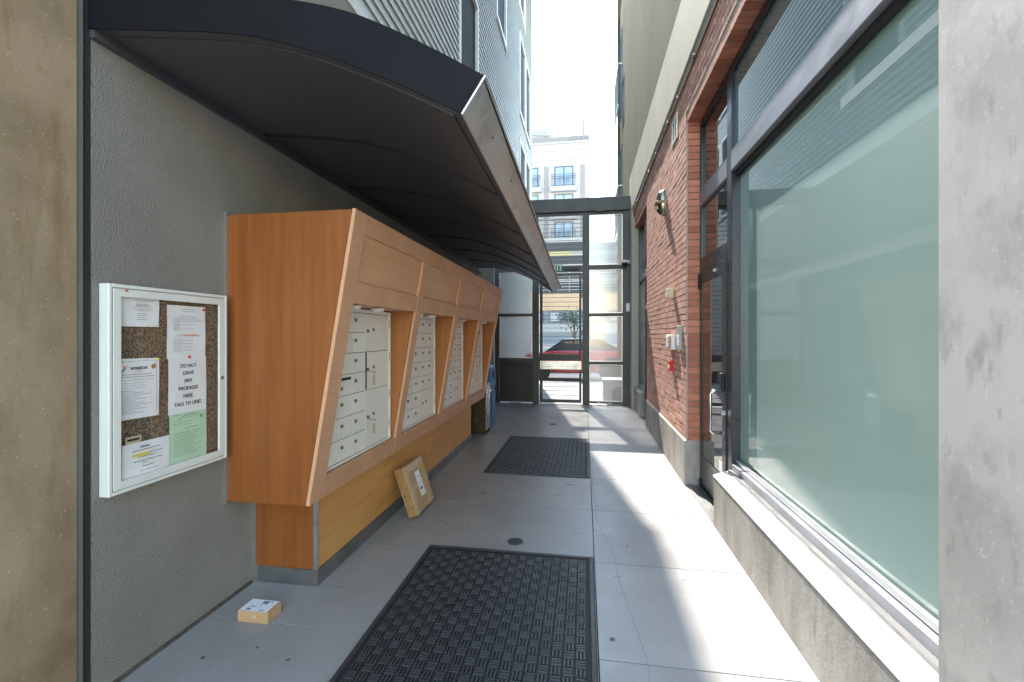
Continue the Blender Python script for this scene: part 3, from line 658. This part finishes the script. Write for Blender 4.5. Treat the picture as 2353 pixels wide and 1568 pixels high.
# mailboxes
MX = -1.51
lock_me, lc = MB().disc((0,0,0),'x',.0115,.012,12).build('lock','lockm',mesh_only=True, bevel=.001)
def mailbox_unit(y0, y1, layout, label):
    u = thing('mailbox_unit', label, 'mailboxes', (MX,(y0+y1)/2,.69), 'banks of locking mailboxes in the cabinet')
    MB().box(MX-.02,MX-.006,y0,y1,.69,1.676).build('back_plate', 'boxgap', u)
    MB().box(MX-.012,MX+.012,y0,y0+.022,.69,1.676).box(MX-.012,MX+.012,y1-.024,y1,.69,1.676).box(MX-.012,MX+.012,y0+.023,y1-.025,1.652,1.676).box(MX-.012,MX+.012,y0+.023,y1-.025,.69,.708).build('frame','alu' if 0 else 'boxw',u,bevel=.002)
    for zz in (.80,1.02,1.3,1.55): MB().box(MX+.001,MX+.014,y1-.032,y1-.024,zz,zz+.06).build('hinge','alu',u)
    rh = (1.65-.71)/7
    for (c0, c1, r0, r1, kind) in layout:     # columns in metres from y0, rows counted from the top
        a, b = y0+.024+c0+.0018, y0+.024+c1-.0018; zt_, zb_ = 1.65-r0*rh-.0018, 1.65-r1*rh+.0018
        if kind == 'slot':
            d_ = MB().box(MX-.004,MX+.004,a,b,zb_,zt_).build('mailbox_door','boxw',u,bevel=.0012, label='door with black mail slot')
            MB().box(MX+.002,MX+.0055,a+.02,b-.025,zt_-.035,zt_-.018).build('mail_slot','gasket',d_)
            link('lock', lock_me, (MX+.004,a+.03,(zb_+zt_)/2-.03), d_); continue
        d_ = MB().box(MX-.004,MX+.004,a,b,zb_,zt_).build('mailbox_door','boxw',u,bevel=.0012)
        if kind == 'small': link('lock', lock_me, (MX+.008,a+.028,(zb_+zt_)/2+.004), d_)
        else:
            link('lock', lock_me, (MX+.008,a+.025,(zb_+zt_)/2), d_); link('lock', lock_me, (MX+.006,a+.115,(zb_+zt_)/2+.01), d_)
    return u
c = .1745; W_ = .90
lay1 = [(j*c,(j+1)*c,i,i+1,'small') for j in range(3) for i in range(7) if not (j == 1 and i == 3)]+[(c,2*c,3,4,'slot'),(3*c,W_,0,2,'big'),(3*c,W_,2,4,'big'),(3*c,W_,4,7,'big')]
lay2 = [(j*.18,(j+1)*.18,i,i+1,'small') for j in range(5) for i in range(7) if not (j >= 3 and i >= 5)]+[(.54,.90,5,7,'big')]
u1 = mailbox_unit(2.405,3.353,lay1,'nearest mailbox bank, three large parcel doors on its right side, two with keys')
for i, lab in ((1,'second mailbox bank from the near end of the cabinet, one square parcel door low right'),(2,'third mailbox bank from the near end of the cabinet'),(3,'farthest mailbox bank, by the recycling bin end of the cabinet')):
    mailbox_unit(bays[i][0]+.005, bays[i][0]+.953, lay2, lab)
MB().box(MX-.003,MX+.0052,2.953,2.968,1.12,1.378).build('door_gap','gasket',u1,label='dark gap of the middle parcel door standing ajar')
def key(y, z_, label):
    t = thing('key', label, 'key', (MX+.01,y,z_))
    MB().tube([(MX+.014,y,z_),(MX+.055,y+.004,z_-.004)], .0035, 6).disc((MX+.055,y+.004,z_-.006),'y',.011,.003,10).build('key_blade','steel',t)
    MB().tube([(MX+.055,y+.004+.012*math.sin(a_*math.pi/5),z_-.02+.012*math.cos(a_*math.pi/5)) for a_ in range(11)], .0012, 5, cap=False).build('key_ring','steel',t)
    MB().box(MX+.05,MX+.053,y-.014,y+.022,z_-.10,z_-.032).build('key_tag','beige',t,bevel=.003)
key(2.978,1.247,'key with beige tag in the middle large parcel door of the nearest mailbox bank')
key(2.978,.91,'key with beige tag in the bottom large parcel door of the nearest mailbox bank')
pt = None
names = ['first','second','third','fourth']
for i, (a, b) in enumerate(bays):
    for j, dy in enumerate((.14,.46)):
        lab = '%s round white light puck under the wood rail over the %s mailbox bank' % (('left','right')[j], names[i])
        if pt is None:
            pt = thing('puck_light', lab, 'cabinet light', (-1.375,a+dy,1.655), 'round lights under the cabinet rail')
            MB().disc((-1.375,a+dy,1.668),'z',.045,.022,20).build('housing','puck',pt,bevel=.004)
            MB().disc((-1.375,a+dy,1.656),'z',.034,.004,20).build('lens','white',pt)
            p0 = a+dy
        else: copy_tree(pt,(0,a+dy-p0,0),lab)
MB().box(-1.46,-1.44,0,0,0,0) if 0 else None
lb_ = thing('padlock_box', 'small black lock box hanging in the farthest mailbox bay', 'lock box', (-1.40,bays[3][0]+.17,1.56))
MB().box(-1.44,-1.36,bays[3][0]+.15,bays[3][0]+.20,1.50,1.62).build('body','gasket',lb_,bevel=.005)
MB().tube([(-1.42,bays[3][0]+.175,1.62),(-1.42,bays[3][0]+.175,1.65),(-1.38,bays[3][0]+.175,1.65),(-1.38,bays[3][0]+.175,1.62)], .004, 6).build('shackle','steel',lb_)

# ================================================================== NOTICE BOARD + PAPERS
nb = thing('notice_board', 'white metal framed notice board with glass door on the grey wall', 'notice board', (-1.97,1.9,.82))
BY0, BY1, BZ0, BZ1 = 1.59, 2.222, .822, 1.716
MB().box(-1.999,-1.95,BY0,BY0+.016,BZ0,BZ1).box(-1.999,-1.95,BY1-.016,BY1,BZ0,BZ1).box(-1.999,-1.95,BY0+.0165,BY1-.0165,BZ0,BZ0+.016).box(-1.999,-1.95,BY0+.0165,BY1-.0165,BZ1-.016,BZ1).build('case','board',nb,bevel=.003)
def mitre(y0,y1,z0,z1,wd,x0,x1,name,m):
    quads = [[(y0,z0),(y1,z0),(y1-wd,z0+wd),(y0+wd,z0+wd)],[(y1,z0),(y1,z1),(y1-wd,z1-wd),(y1-wd,z0+wd)],[(y1,z1),(y0,z1),(y0+wd,z1-wd),(y1-wd,z1-wd)],[(y0,z1),(y0,z0),(y0+wd,z0+wd),(y0+wd,z1-wd)]]
    for q in quads: MB().prism(q,'x',x0,x1).build(name,m,nb,bevel=.0012)
mitre(BY0+.019,BY1-.019,BZ0+.019,BZ1-.019,.034,-1.962,-1.950,'door_frame','board')
MB().box(-1.9625,-1.9535,BY0+.0163,BY0+.0187,BZ0+.02,BZ1-.02).build('hinge_strip','gasket',nb)
MB().box(-1.996,-1.985,BY0+.018,BY1-.018,BZ0+.018,BZ1-.018).build('cork_panel','cork',nb)
MB().box(-1.9585,-1.957,BY0+.045,BY1-.045,BZ0+.045,BZ1-.045).build('glass_pane','clear',nb)
MB().disc((-1.949,BY1-.036,1.267),'x',.009,.004,12).build('lock','lockm',nb)
MB().box(-1.9497,-1.949,1.658,1.672,1.687,1.695).build('maker_sticker','redink',nb)
PX = -1.972
def paper(name, label, y0, y1, z0, z1, m='paper', tilt=0, lines=(), lm='inkg', dx=0):
    t = thing(name, label, 'paper', (PX+dx,(y0+y1)/2,z0))
    sh = MB(); n = 6; vs = []; fs = []
    for i in range(n+1):
        for j in range(n+1):
            y = y0+(y1-y0)*i/n; z_ = z0+(z1-z0)*j/n+tilt*(i/n-.5)
            vs.append((PX+dx+.0012*math.sin(i*1.3+j*.9+y0*9), y, z_))
    for i in range(n):
        for j in range(n): a = i*(n+1)+j; fs.append((a,a+1,a+n+2,a+n+1))
    k_ = len(vs); vs += [(v[0]-.0007,v[1],v[2]) for v in vs]; fs += [tuple(x+k_ for x in f[::-1]) for f in fs]
    sh.pts(vs, fs).build('sheet', m, t, smooth=False)
    if lines:
        q = MB()
        for (fy, fw, fz, h) in lines:
            a = y0+(y1-y0)*fy; b = a+(y1-y0)*fw; zc = z1-(z1-z0)*fz
            yy = a
            while yy < b:      # broken into word-length dashes
                e = min(yy+random.uniform(.006,.018), b); t1 = tilt*((yy-y0)/(y1-y0)-.5)
                q.box(PX+dx+.0016,PX+dx+.0022,yy,e,zc+t1,zc+h+t1); yy = e+.0025
        q.build('printed_lines', lm, t)
    return t
tx = (R(90),0,R(90))
L1 = [(.36,.5,.12+i*.075,.0022) for i in range(1)]+[(.4,.3,.24,.002),(.4,.35,.28,.002),(.35,.45,.32,.002),(.33,.5,.4,.002),(.4,.35,.45,.002),(.42,.25,.56,.002),(.42,.25,.62,.002),(.43,.22,.7,.002),(.4,.28,.76,.002)]
paper('notice_paper','white sheet with faint centred lines pinned at the board top left',1.652,1.836,1.537,1.668,lines=L1)
L2 = [(.35,.35,.07,.0022),(.38,.3,.11,.002),(.3,.4,.2,.002),(.2,.62,.235,.0025),(.15,.7,.27,.002),(.12,.75,.3,.002)]+[(.15,.16+.4*(i%3 == 1),.335+i*.028,.002) for i in range(6)]+[(.3,.45,.55,.002),(.22,.6,.58,.002)]+[(.15,.2+.3*(i%2),.64+i*.03,.002) for i in range(9)]
p2 = paper('notice_paper','tall white typed notice at the board top right, above the package warning',1.877,2.098,1.385,1.645,lines=L2)
MB().box(PX+.0018,PX+.0024,1.965,2.06,1.496,1.499).build('highlight','orange',p2)
MB().disc((PX+.006,2.085,1.630),'x',.006,.010,10).build('pushpin','redink',p2)
MB().disc((PX+.006,1.995,1.389),'x',.006,.010,10).build('pushpin','redink',p2)
p3 = paper('notice_paper','white sheet warning in capitals not to leave packages here',1.883,2.103,1.112,1.388,dx=.001)
for s_, z_ in (('DO NOT',1.345),('LEAVE',1.309),('ANY',1.271),('PACKAGES',1.233),('HERE.',1.195),('TAKE TO UNIT.',1.156)):
    text('lettering',s_,.0265,(PX+.003,1.993,z_),tx,'ink',p3,sx=.88)
LG = [(.1,.15,.03,.003),(.38,.3,.035,.003),(.3,.45,.07,.003),(.2,.5,.11,.002)]+[(.1+.25*(i%2),.22,.15+i*.03,.002) for i in range(4)]+[(.4,.35,.33,.003)]+[(.1,.75-.1*(i%3),.4+i*.045,.002) for i in range(11)]
p4 = paper('notice_paper','pale green form at the board bottom right',1.889,2.105,.868,1.112,'paperg',lines=LG,lm='inkgreen',dx=.0005)
MB().disc((PX+.002,2.07,1.082),'x',.0085,.0012,16).build('round_seal','inkgreen',p4)
p5 = paper('notice_paper','white parcel delivery notice with courier logos on the board left side',1.652,1.836,1.127,1.395,tilt=-.004,
   lines=[(0.02,.8,.27,.003),(.02,.85,.31,.003),(.02,.85,.36,.0015),(.1,.6,.41,.0015),(.14,.5,.45,.0015),(.1,.6,.49,.0015)]+[(.02,.35+.5*((i*7)%5)/5,.54+i*.033,.0024) for i in range(12)],lm='inkg')
text('logo_text','amazon',.026,(PX+.003,1.738,1.354),tx,'ink',p5)
MB().tube([(PX+.0025,1.722+.032*i/8,1.340-.005*math.sin(math.pi*i/8)) for i in range(9)], .0009, 5).build('logo_smile','orange',p5)
text('logo_text','Fed',.018,(PX+.003,1.664,1.346),(R(90)-0,R(-38),R(90)),'blueink',p5)
text('logo_text','Ex',.018,(PX+.003,1.678,1.362),(R(90)-0,R(-38),R(90)),'orange',p5)
MB().prism([(1.795,1.352),(1.803,1.344),(1.815,1.347),(1.820,1.358),(1.812,1.368),(1.799,1.364)],'x',PX+.0015,PX+.0025).build('parcel_logo','cardd',p5)
MB().box(PX+.0016,PX+.002,1.655,1.822,1.383,1.3838).box(PX+.0016,PX+.002,1.8215,1.8223,1.15,1.3838).build('border_line','ink',p5)
MB().disc((PX+.004,1.828,1.388),'x',.005,.006,8).build('pushpin','yellow',p5)
p6 = paper('notice_paper','glossy sleeved notice with a yellow highlighted line at the board bottom left',1.661,1.886,.868,1.02,'plastic_sleeve',dx=.003,
   lines=[(.2,.6,.25,.0024),(.55,.3,.37,.0024),(.3,.4,.45,.0024),(.22,.6,.57,.0024),(.4,.1,.63,.0024),(.4,.25,.74,.0024),(.35,.4,.86,.002)],lm='ink')
text('lettering','NOTICE',.012,(PX+.0055,1.762,.997),tx,'ink',p6)
MB().box(PX+.0046,PX+.0052,1.705,1.785,.957,.968).build('highlight','yellow',p6)
p7 = paper('business_card','small pale card tucked above the sleeved notice',1.678,1.748,1.012,1.052,'beige',dx=.0015)
for n_, i in zip(('lettering',),(0,)): MB().box(PX+.0032,PX+.0038,1.684,1.738,1.032,1.042).build('card_print','ink',p7)

# ================================================================== BINS
b1 = thing('litter_bin', 'dark pebble-sided litter bin with brushed metal front behind the cabinet', 'bin', (-1.7,6.82,0))
MB().box(-1.95,-1.475,6.685,6.95,.02,.70).build('body','aggr',b1,bevel=.004)
MB().box(-1.475,-1.46,6.68,6.955,.06,.76).build('front_panel','brushed',b1,bevel=.004)
MB().prism([(-1.46,.60),(-1.43,.62),(-1.43,.66),(-1.46,.70)],'y',6.72,6.90).build('flap','steel',b1,bevel=.004)
MB().box(-1.459,-1.4585,6.74,6.87,.30,.36).build('label_plate','white',b1)
MB().box(-1.96,-1.47,6.68,6.955,0,.02).build('base','gasket',b1)
MB().prism([(-1.95,.70),(-1.475,.70),(-1.475,.745),(-1.90,.78)],'y',6.685,6.95).build('lid','gasket',b1,bevel=.01)
b2 = thing('recycling_bin', 'tall blue plastic recycling bin with round opening by the gate', 'bin', (-1.7,7.17,0))
MB().prism([(-1.90,.0),(-1.475,.0),(-1.455,.66),(-1.90,.66)],'y',6.975,7.36).build('body','blue',b2,bevel=.015)
MB().prism([(-1.9,.665),(-1.445,.665),(-1.455,.97),(-1.50,1.01),(-1.9,1.01)],'y',6.97,7.365).build('hood','blue',b2,bevel=.02)
MB().disc((-1.450,7.165,.86),'x',.075,.01,20).build('opening','bluedark',b2).rotation_euler = (0,R(-2),0)
MB().box(-1.456,-1.447,7.03,7.30,.69,.745).build('lip','blue',b2,bevel=.008)
MB().prism([(-1.466,.12),(-1.448,.58),(-1.441,.58),(-1.459,.12)],'y',7.03,7.30).build('front_panel','blue',b2,bevel=.003)
MB().box(-1.45,-1.435,7.28,7.32,.60,.65).build('latch','gasket',b2)

# ================================================================== MATS, DRAINS, PARCELS
def floor_mat(y0, y1, label):
    x0, x1 = -1.09, .06
    t = thing('floor_mat', label, 'mat', ((x0+x1)/2,(y0+y1)/2,0), 'black rubber mats')
    MB().box(x0,x1,y0,y1,.0008,.0034).build('base','rubbershade',t,bevel=.001)
    bw_ = .028
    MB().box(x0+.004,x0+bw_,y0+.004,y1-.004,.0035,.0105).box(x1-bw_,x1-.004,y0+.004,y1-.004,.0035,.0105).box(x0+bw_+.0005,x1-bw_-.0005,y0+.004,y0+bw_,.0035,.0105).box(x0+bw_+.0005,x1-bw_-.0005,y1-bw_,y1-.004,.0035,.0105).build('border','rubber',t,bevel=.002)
    cx_, cy_ = .0555, .055; q = MB()
    nx, ny = int((x1-x0-2*bw_-.006)/cx_), int((y1-y0-2*bw_-.006)/cy_)
    ax, ay = (x1-x0-2*bw_-nx*cx_)/2, (y1-y0-2*bw_-ny*cy_)/2
    for i in range(nx):
        for j in range(ny):
            X, Y = x0+bw_+ax+i*cx_, y0+bw_+ay+j*cy_
            for k in range(3):
                p0 = .003+k*.017; p1 = p0+.013; e = .0022
                u0, u1 = .003, cx_-.003
                if (i+j) % 2: c0 = (X+u0, X+u1, Y+p0, Y+p1)
                else: c0 = (X+p0, X+p1, Y+u0, Y+u1)
                q.hexa([(c0[0],c0[2],.0035),(c0[1],c0[2],.0035),(c0[1],c0[3],.0035),(c0[0],c0[3],.0035)],
                       [(c0[0]+e,c0[2]+e,.0115),(c0[1]-e,c0[2]+e,.0115),(c0[1]-e,c0[3]-e,.0115),(c0[0]+e,c0[3]-e,.0115)])
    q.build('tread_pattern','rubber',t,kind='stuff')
    return t
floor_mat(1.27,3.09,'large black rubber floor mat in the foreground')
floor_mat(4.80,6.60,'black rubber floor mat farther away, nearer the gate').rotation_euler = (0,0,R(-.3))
def drain(x, y, label):
    t = thing('floor_drain', label, 'drain', (x,y,0), 'round floor drains')
    MB().disc((x,y,.0008),'z',.056,.001,28).build('well','void',t)
    rg = MB(); n = 28; vs = []; fs = []
    for k in range(n):
        a = 2*math.pi*k/n
        for (r_, z_) in ((.047,.0015),(.059,.0015),(.060,.0035),(.047,.0035)): vs.append((x+r_*math.cos(a),y+r_*math.sin(a),z_))
    for k in range(n):
        for j in range(4): fs.append((k*4+j,k*4+(j+1)%4,((k+1)%n)*4+(j+1)%4,((k+1)%n)*4+j))
    rg.pts(vs,fs).build('ring','iron',t)
    for i in range(-4,5):
        o_ = i*.0105; h = math.sqrt(.048**2-o_**2); 
        br = MB().box(-h,h,-.0022,.0022,0,.002); me, c_ = br.build('slat','iron',mesh_only=True)
        a = R(38); link('slat', me, (x-math.sin(a)*o_, y+math.cos(a)*o_, .0016), t, rot=(0,0,a))
drain(-.495,3.245,'round slotted drain between the two mats')
drain(-.53,7.62,'small round drain near the gate')
sb = thing('small_parcel', 'small brown cardboard box with white shipping label lying by the grey wall', 'parcel', (-1.705,2.165,0))
MB().box(-1.793,-1.618,2.112,2.218,.001,.06).build('carton','card',sb,bevel=.0015)
MB().box(-1.786,-1.628,2.115,2.215,.0605,.0612).build('shipping_label','paper',sb)
q = MB(); random.seed(3)
for i in range(16): q.box(-1.706+i*.0022,-1.706+i*.0022+random.choice((.0008,.0015)),2.180,2.206,.0613,.0616)
for i in range(9): q.box(-1.755+i*.0026,-1.7535+i*.0026,2.121,2.138,.0613,.0616)
q.box(-1.70,-1.694,2.160,2.168,.0613,.0616).box(-1.662,-1.652,2.196,2.204,.0613,.0616).box(-1.75,-1.715,2.150,2.1525,.0613,.0616).box(-1.75,-1.73,2.158,2.160,.0613,.0616).box(-1.68,-1.66,2.122,2.124,.0613,.0616).box(-1.68,-1.65,2.128,2.13,.0613,.0616)
q.build('label_print','ink',sb,kind='stuff')
MB().tube([(-1.715+.035*i/8,2.1115,.030-.004*math.sin(math.pi*i/8)) for i in range(9)], .0012, 5).disc((-1.705,2.1115,.036),'y',.006,.0012,10).disc((-1.69,2.1115,.036),'y',.006,.0012,10).build('box_print','beige',sb)
MB().tube([(-1.6175,2.15+.03*i/8,.026+.006*i/8) for i in range(9)], .0013, 5).build('box_print','beige',sb)
random.seed(11)
bp = thing('leaning_parcel', 'flat taped cardboard parcel leaning against the honey wood panel', 'parcel', (-1.37,3.71,0))
a_ = R(19.5)
def lp(u, v, d):   # u along Y, v up the leaning face, d depth inward
    return (-1.335-math.sin(a_)*v-math.cos(a_)*d, 3.512+u+.02*v, .028*0+math.cos(a_)*v-math.sin(a_)*d+.031)
def lbox(name, m, u0,u1,v0,v1,d0,d1,bevel=.001,parent=bp):
    vs = [lp(u,v,d) for u in (u0,u1) for v in (v0,v1) for d in (d0,d1)]
    return MB().pts(vs,[(0,1,3,2),(4,6,7,5),(0,4,5,1),(2,3,7,6),(0,2,6,4),(1,5,7,3)]).build(name,m,parent,bevel)
lbox('carton','card',0,.41,0,.40,0,.085,.005)
lbox('side_tape','tapeb',-.0012,-.0004,.002,.398,.008,.078,0)
lbox('tape_strip','tape',.0,.41,.19,.235,-.001,-.0003,0); lbox('tape_strip','tape',.28,.335,.0,.188,-.0011,-.0004,0)
lbox('tape_strip','tape',.002,.06,.0,.40,-.0018,-.0012,0); lbox('tape_strip','tape',.06,.40,.335,.395,-.0018,-.0012,0)
lbox('shipping_label','paper',.17,.265,.10,.31,-.0026,-.002,0)
q_ = [lp(0,0,0)]
for i in range(14):
    lbox('label_barcode','ink',.19+i*.004,.1915+i*.004+random.choice((0,.0012)),.15,.175,-.0031,-.0027,0) if i < 12 else None
lbox('label_print','ink',.215,.245,.26,.268,-.0031,-.0027,0); lbox('label_print','inkg',.185,.25,.215,.218,-.0031,-.0027,0); lbox('label_print','inkg',.185,.24,.20,.203,-.0031,-.0027,0)
for v_ in (.09,.25): lbox('side_print','cardd',-.0018,-.0013,v_,v_+.05,.02,.036,0)
lbox('side_print','ink',-.0018,-.0013,.17,.185,.05,.062,0)
lbox('side_seam','cardd',-.0022,-.0013,.002,.398,.043,.046,0)

# ================================================================== BEYOND THE GATE
pt_ = thing('concrete_planter', 'low pale concrete planter box just outside the gate', 'planter', (.7,10.6,0))
MB().box(.42,1.1,10.35,10.9,0,.46).build('body','planter',pt_,bevel=.02)
MB().prism([(.6,0),(.6,.22),(.66,.31),(.76,.35),(.86,.31),(.92,.22),(.92,0)],'y',10.345,10.349).build('arch_recess','podd',pt_)
MB().box(.40,1.12,10.33,10.92,.461,.50).build('rim','podl',pt_,bevel=.01)
car = thing('parked_car', 'red car parked sideways on the street beyond the gate', 'car', (-.3,16.4,-.12))
X0 = -2.75
bodyp = [(X0,.35),(X0+.05,.75),(X0+.25,.90),(X0+1.15,1.0),(X0+1.9,1.08),(X0+4.1,1.08),(X0+4.5,1.0),(X0+4.55,.5),(X0+4.5,.32),(X0+.1,.30)]
MB().prism([(a,b-.12) for a,b in bodyp],'y',15.6,17.35).build('body','carred',car,bevel=.05)
cab = [(X0+1.25,.95),(X0+1.95,1.42),(X0+3.3,1.46),(X0+4.15,1.05)]
MB().prism([(a,b-.12) for a,b in cab],'y',15.7,17.25).build('window','carglass',car,bevel=.03)
MB().prism([(a,b-.12) for a,b in [(X0+1.92,1.42),(X0+1.97,1.47),(X0+3.25,1.5),(X0+3.38,1.44)]],'y',15.72,17.23).build('roof','gatepanel',car,bevel=.02)
for x in (X0+2.35,X0+3.35): MB().prism([(x,.95-.12),(x+.06,.95-.12),(x+.06,1.44-.12),(x,1.44-.12)],'y',15.69,15.72).build('door_pillar','gatepanel',car)
for x in (-1.62, X0+3.7):
    for y in (15.62,17.1):
        wv = MB().disc((x,y+.1,.24),'y',.36 if y<16 else .34,.22,28).build('wheel','tyre',car,bevel=.03)
        MB().disc((x,y-.02,.24),'y',.20,.02,20).build('rim','alu' if y>16 else 'gatepanel',wv)
    MB().disc((x,15.595,.30),'y',.47,.012,32).build('wheel_arch','gasket',car)
MB().box(X0-.01,X0+.12,15.7,15.95,.48,.6).build('headlight','lens',car,bevel=.02)
MB().box(X0+4.47,X0+4.57,15.7,15.9,.6,.8).build('tail_light','red',car,bevel=.02)
MB().box(X0+1.6,X0+1.8,15.45,15.6,.93-.1,1.05-.1).build('side_mirror','carred',car,bevel=.02)
MB().box(X0+2.7,X0+2.9,15.58,15.6,.72,.75).build('door_handle','alu',car)

def tree(x, y, h, crown, n, label):
    t = thing('street_tree', label, 'tree', (x,y,-.0))
    MB().tube([(x,y,0),(x+.03,y,h*.5),(x-.02,y,h)], [.09,.07,.04], 8).tube([(x,y,h*.55),(x-.35,y+.1,h*.95)], [.04,.015], 6).tube([(x,y,h*.6),(x+.4,y-.1,h)], [.04,.015], 6).build('trunk','bark',t)
    q = MB()
    cl = [(random.gauss(0,.55),random.gauss(0,.5),random.gauss(0,.5)) for _ in range(12)]
    for i in range(n):
        c_ = random.choice(cl); p = Vector((x+c_[0]*crown+random.gauss(0,.22),y+c_[1]*crown+random.gauss(0,.22),h+crown*.4+c_[2]*crown*.8+random.gauss(0,.2)))
        u = Vector((random.gauss(0,1),random.gauss(0,1),random.gauss(0,1))).normalized(); v_ = u.orthogonal().normalized(); s_ = random.uniform(.05,.10)
        q.pts([p-u*s_,p-v_*s_*.5,p+u*s_,p+v_*s_*.5],[(0,1,2,3)])
    q.build('crown','leaf',t,kind='stuff')
tree(-.6,27.6,2.3,.6,420,'small leafy street tree in front of the peach wall across the street')
# podium building
pd = thing('podium_building', 'low building across the street with dark louvre bands and a peach wall', 'building', (0,36,0))
MB().box(-14,14,30.05,44,0,7.9).build('wall','podl',pd)
for (z0, z1, m, xa, xb, dx) in ((7.02,7.62,'podd',-14,14,.04),(6.75,7.0,'yellowr',-14,-.85,.03),(6.17,6.72,'podd',-14,14,.04),(5.75,6.15,'podl',-14,14,.08),(5.2,5.7,'podd',-14,14,.04),
                        (4.25,5.0,'podd',-14,14,.04),(3.1,4.22,'peach',-14,14,.12),(2.3,3.08,'podg',-14,14,.06),(1.6,2.28,'podl',-14,14,.1),(.9,1.58,'podg',-14,14,.05),(0,.88,'podl',-14,14,.1)):
    MB().box(xa,xb,30.05-dx,30.05-.001,z0,z1).build('facade_band',m,pd)
for i in range(10):
    x = -6.2+i*1.3
    w_ = MB().box(x,x+.9,29.93,29.985,2.35,3.02).build('window','dwin',pd)
    MB().box(x+.05,x+.85,29.92,29.929,2.4,2.97).build('pane','curtain',w_)
    MB().box(x,x+.05,29.95,30.0,4.3,5.7).build('mullion','podl',pd)
for zc in (4.45,4.65,4.85,5.35,5.55): MB().box(-14,14,29.96,30.005,zc,zc+.04).build('louvre_slat','podl',pd)
# tower
tw = thing('apartment_tower', 'white apartment tower with small black balconies rising behind the gate', 'building', (-6,50,0))
MB().box(-14,.55,45,56,0,20.55).build('wall','tower',tw)
MB().box(-14.1,.62,44.93,45.0,20.42,20.62).build('parapet','tower',tw,bevel=.02)
MB().box(-14,.50,45.6,56,20.62,21.4).build('upper_parapet','towerg',tw)
MB().box(-6.5,-3.3,46.5,52,20.6,22.75).build('penthouse','tower',tw)
for zc in (18.8,16.13,13.4,19.7): MB().box(-14,.56,44.985,45.0,zc,zc+.03).build('joint_line','towerg',tw)
for x in (-11.2,-7.6,-3.98,-.41): MB().box(x,x+.46,44.97,45.0,8,18.24).build('recess_strip','towerg',tw)
MB().box(-4.5,-3.1,46.46,46.5,20.75,20.95).build('window','dwin',tw)
wt = []
for fz in (16.09,13.345,10.6,7.9):
    for x in (-2.94,-6.40,-9.9):
        f = MB().box(x,x+.1,44.94,45.0,fz,fz+2.09).box(x+1.74,x+1.84,44.94,45.0,fz,fz+2.09).box(x+.101,x+1.739,44.94,45.0,fz+1.98,fz+2.09).box(x+.87,x+.97,44.94,45.0,fz,fz+1.979).build('window','dwin',tw)
        MB().box(x+.101,x+.869,44.965,44.985,fz,fz+1.979).box(x+.971,x+1.739,44.965,44.985,fz,fz+1.979).build('pane','curtain',f)
        rl = MB()
        for i in range(17): xx = x-.25+i*(2.3/16); rl.box(xx-.012,xx+.012,44.56,44.585,fz+.05,fz+1.15)
        for zz in (.07,.75,.95,1.15): rl.box(x-.28,x+2.08,44.555,44.59,fz+zz,fz+zz+.045)
        rl.box(x-.28,x-.24,44.59,45,fz+1.12,fz+1.16).box(x+2.04,x+2.08,44.59,45,fz+1.12,fz+1.16).build('balcony_rail','dwin',tw)
        MB().prism([(44.5,fz),(45,fz),(45,fz-.45),(44.62,fz-.45),(44.5,fz-.2)],'x',x-.38,x+2.18).build('balcony_ledge','tower',tw,bevel=.02)
MB().tube([(-.1,45.3,20.6),(-.1,45.3,22.8)],.1,10).build('roof_mast','towerg',tw)
MB().tube([(-.9,45.3,21.4),(-.15,45.3,22.7)],.05,6).tube([(-.65,45.3,21.9),(-.1,45.3,22.1)],.04,6).build('mast_brace','towerg',tw)
MB().tube([(-1.95,44.99,20.65),(-1.05,44.99,21.25),(-.2,44.99,20.75)],.03,5).build('roof_brace','towerg',tw)
q = MB()
for zz in (21.0,21.5,22.0,22.6): q.tube([(-5.4,45.8,zz),(-3.8,45.8,zz)],.02,5)
for x in (-5.3,-3.85): q.tube([(x,45.8,20.6),(x,45.8,22.65)],.03,5)
q.tube([(-5.4,45.8,20.8),(-3.6,45.8,21.7)],.05,6).tube([(-5.4,45.8,21.8),(-3.5,45.8,21.6)],.05,6).build('roof_railing','towerg',tw)
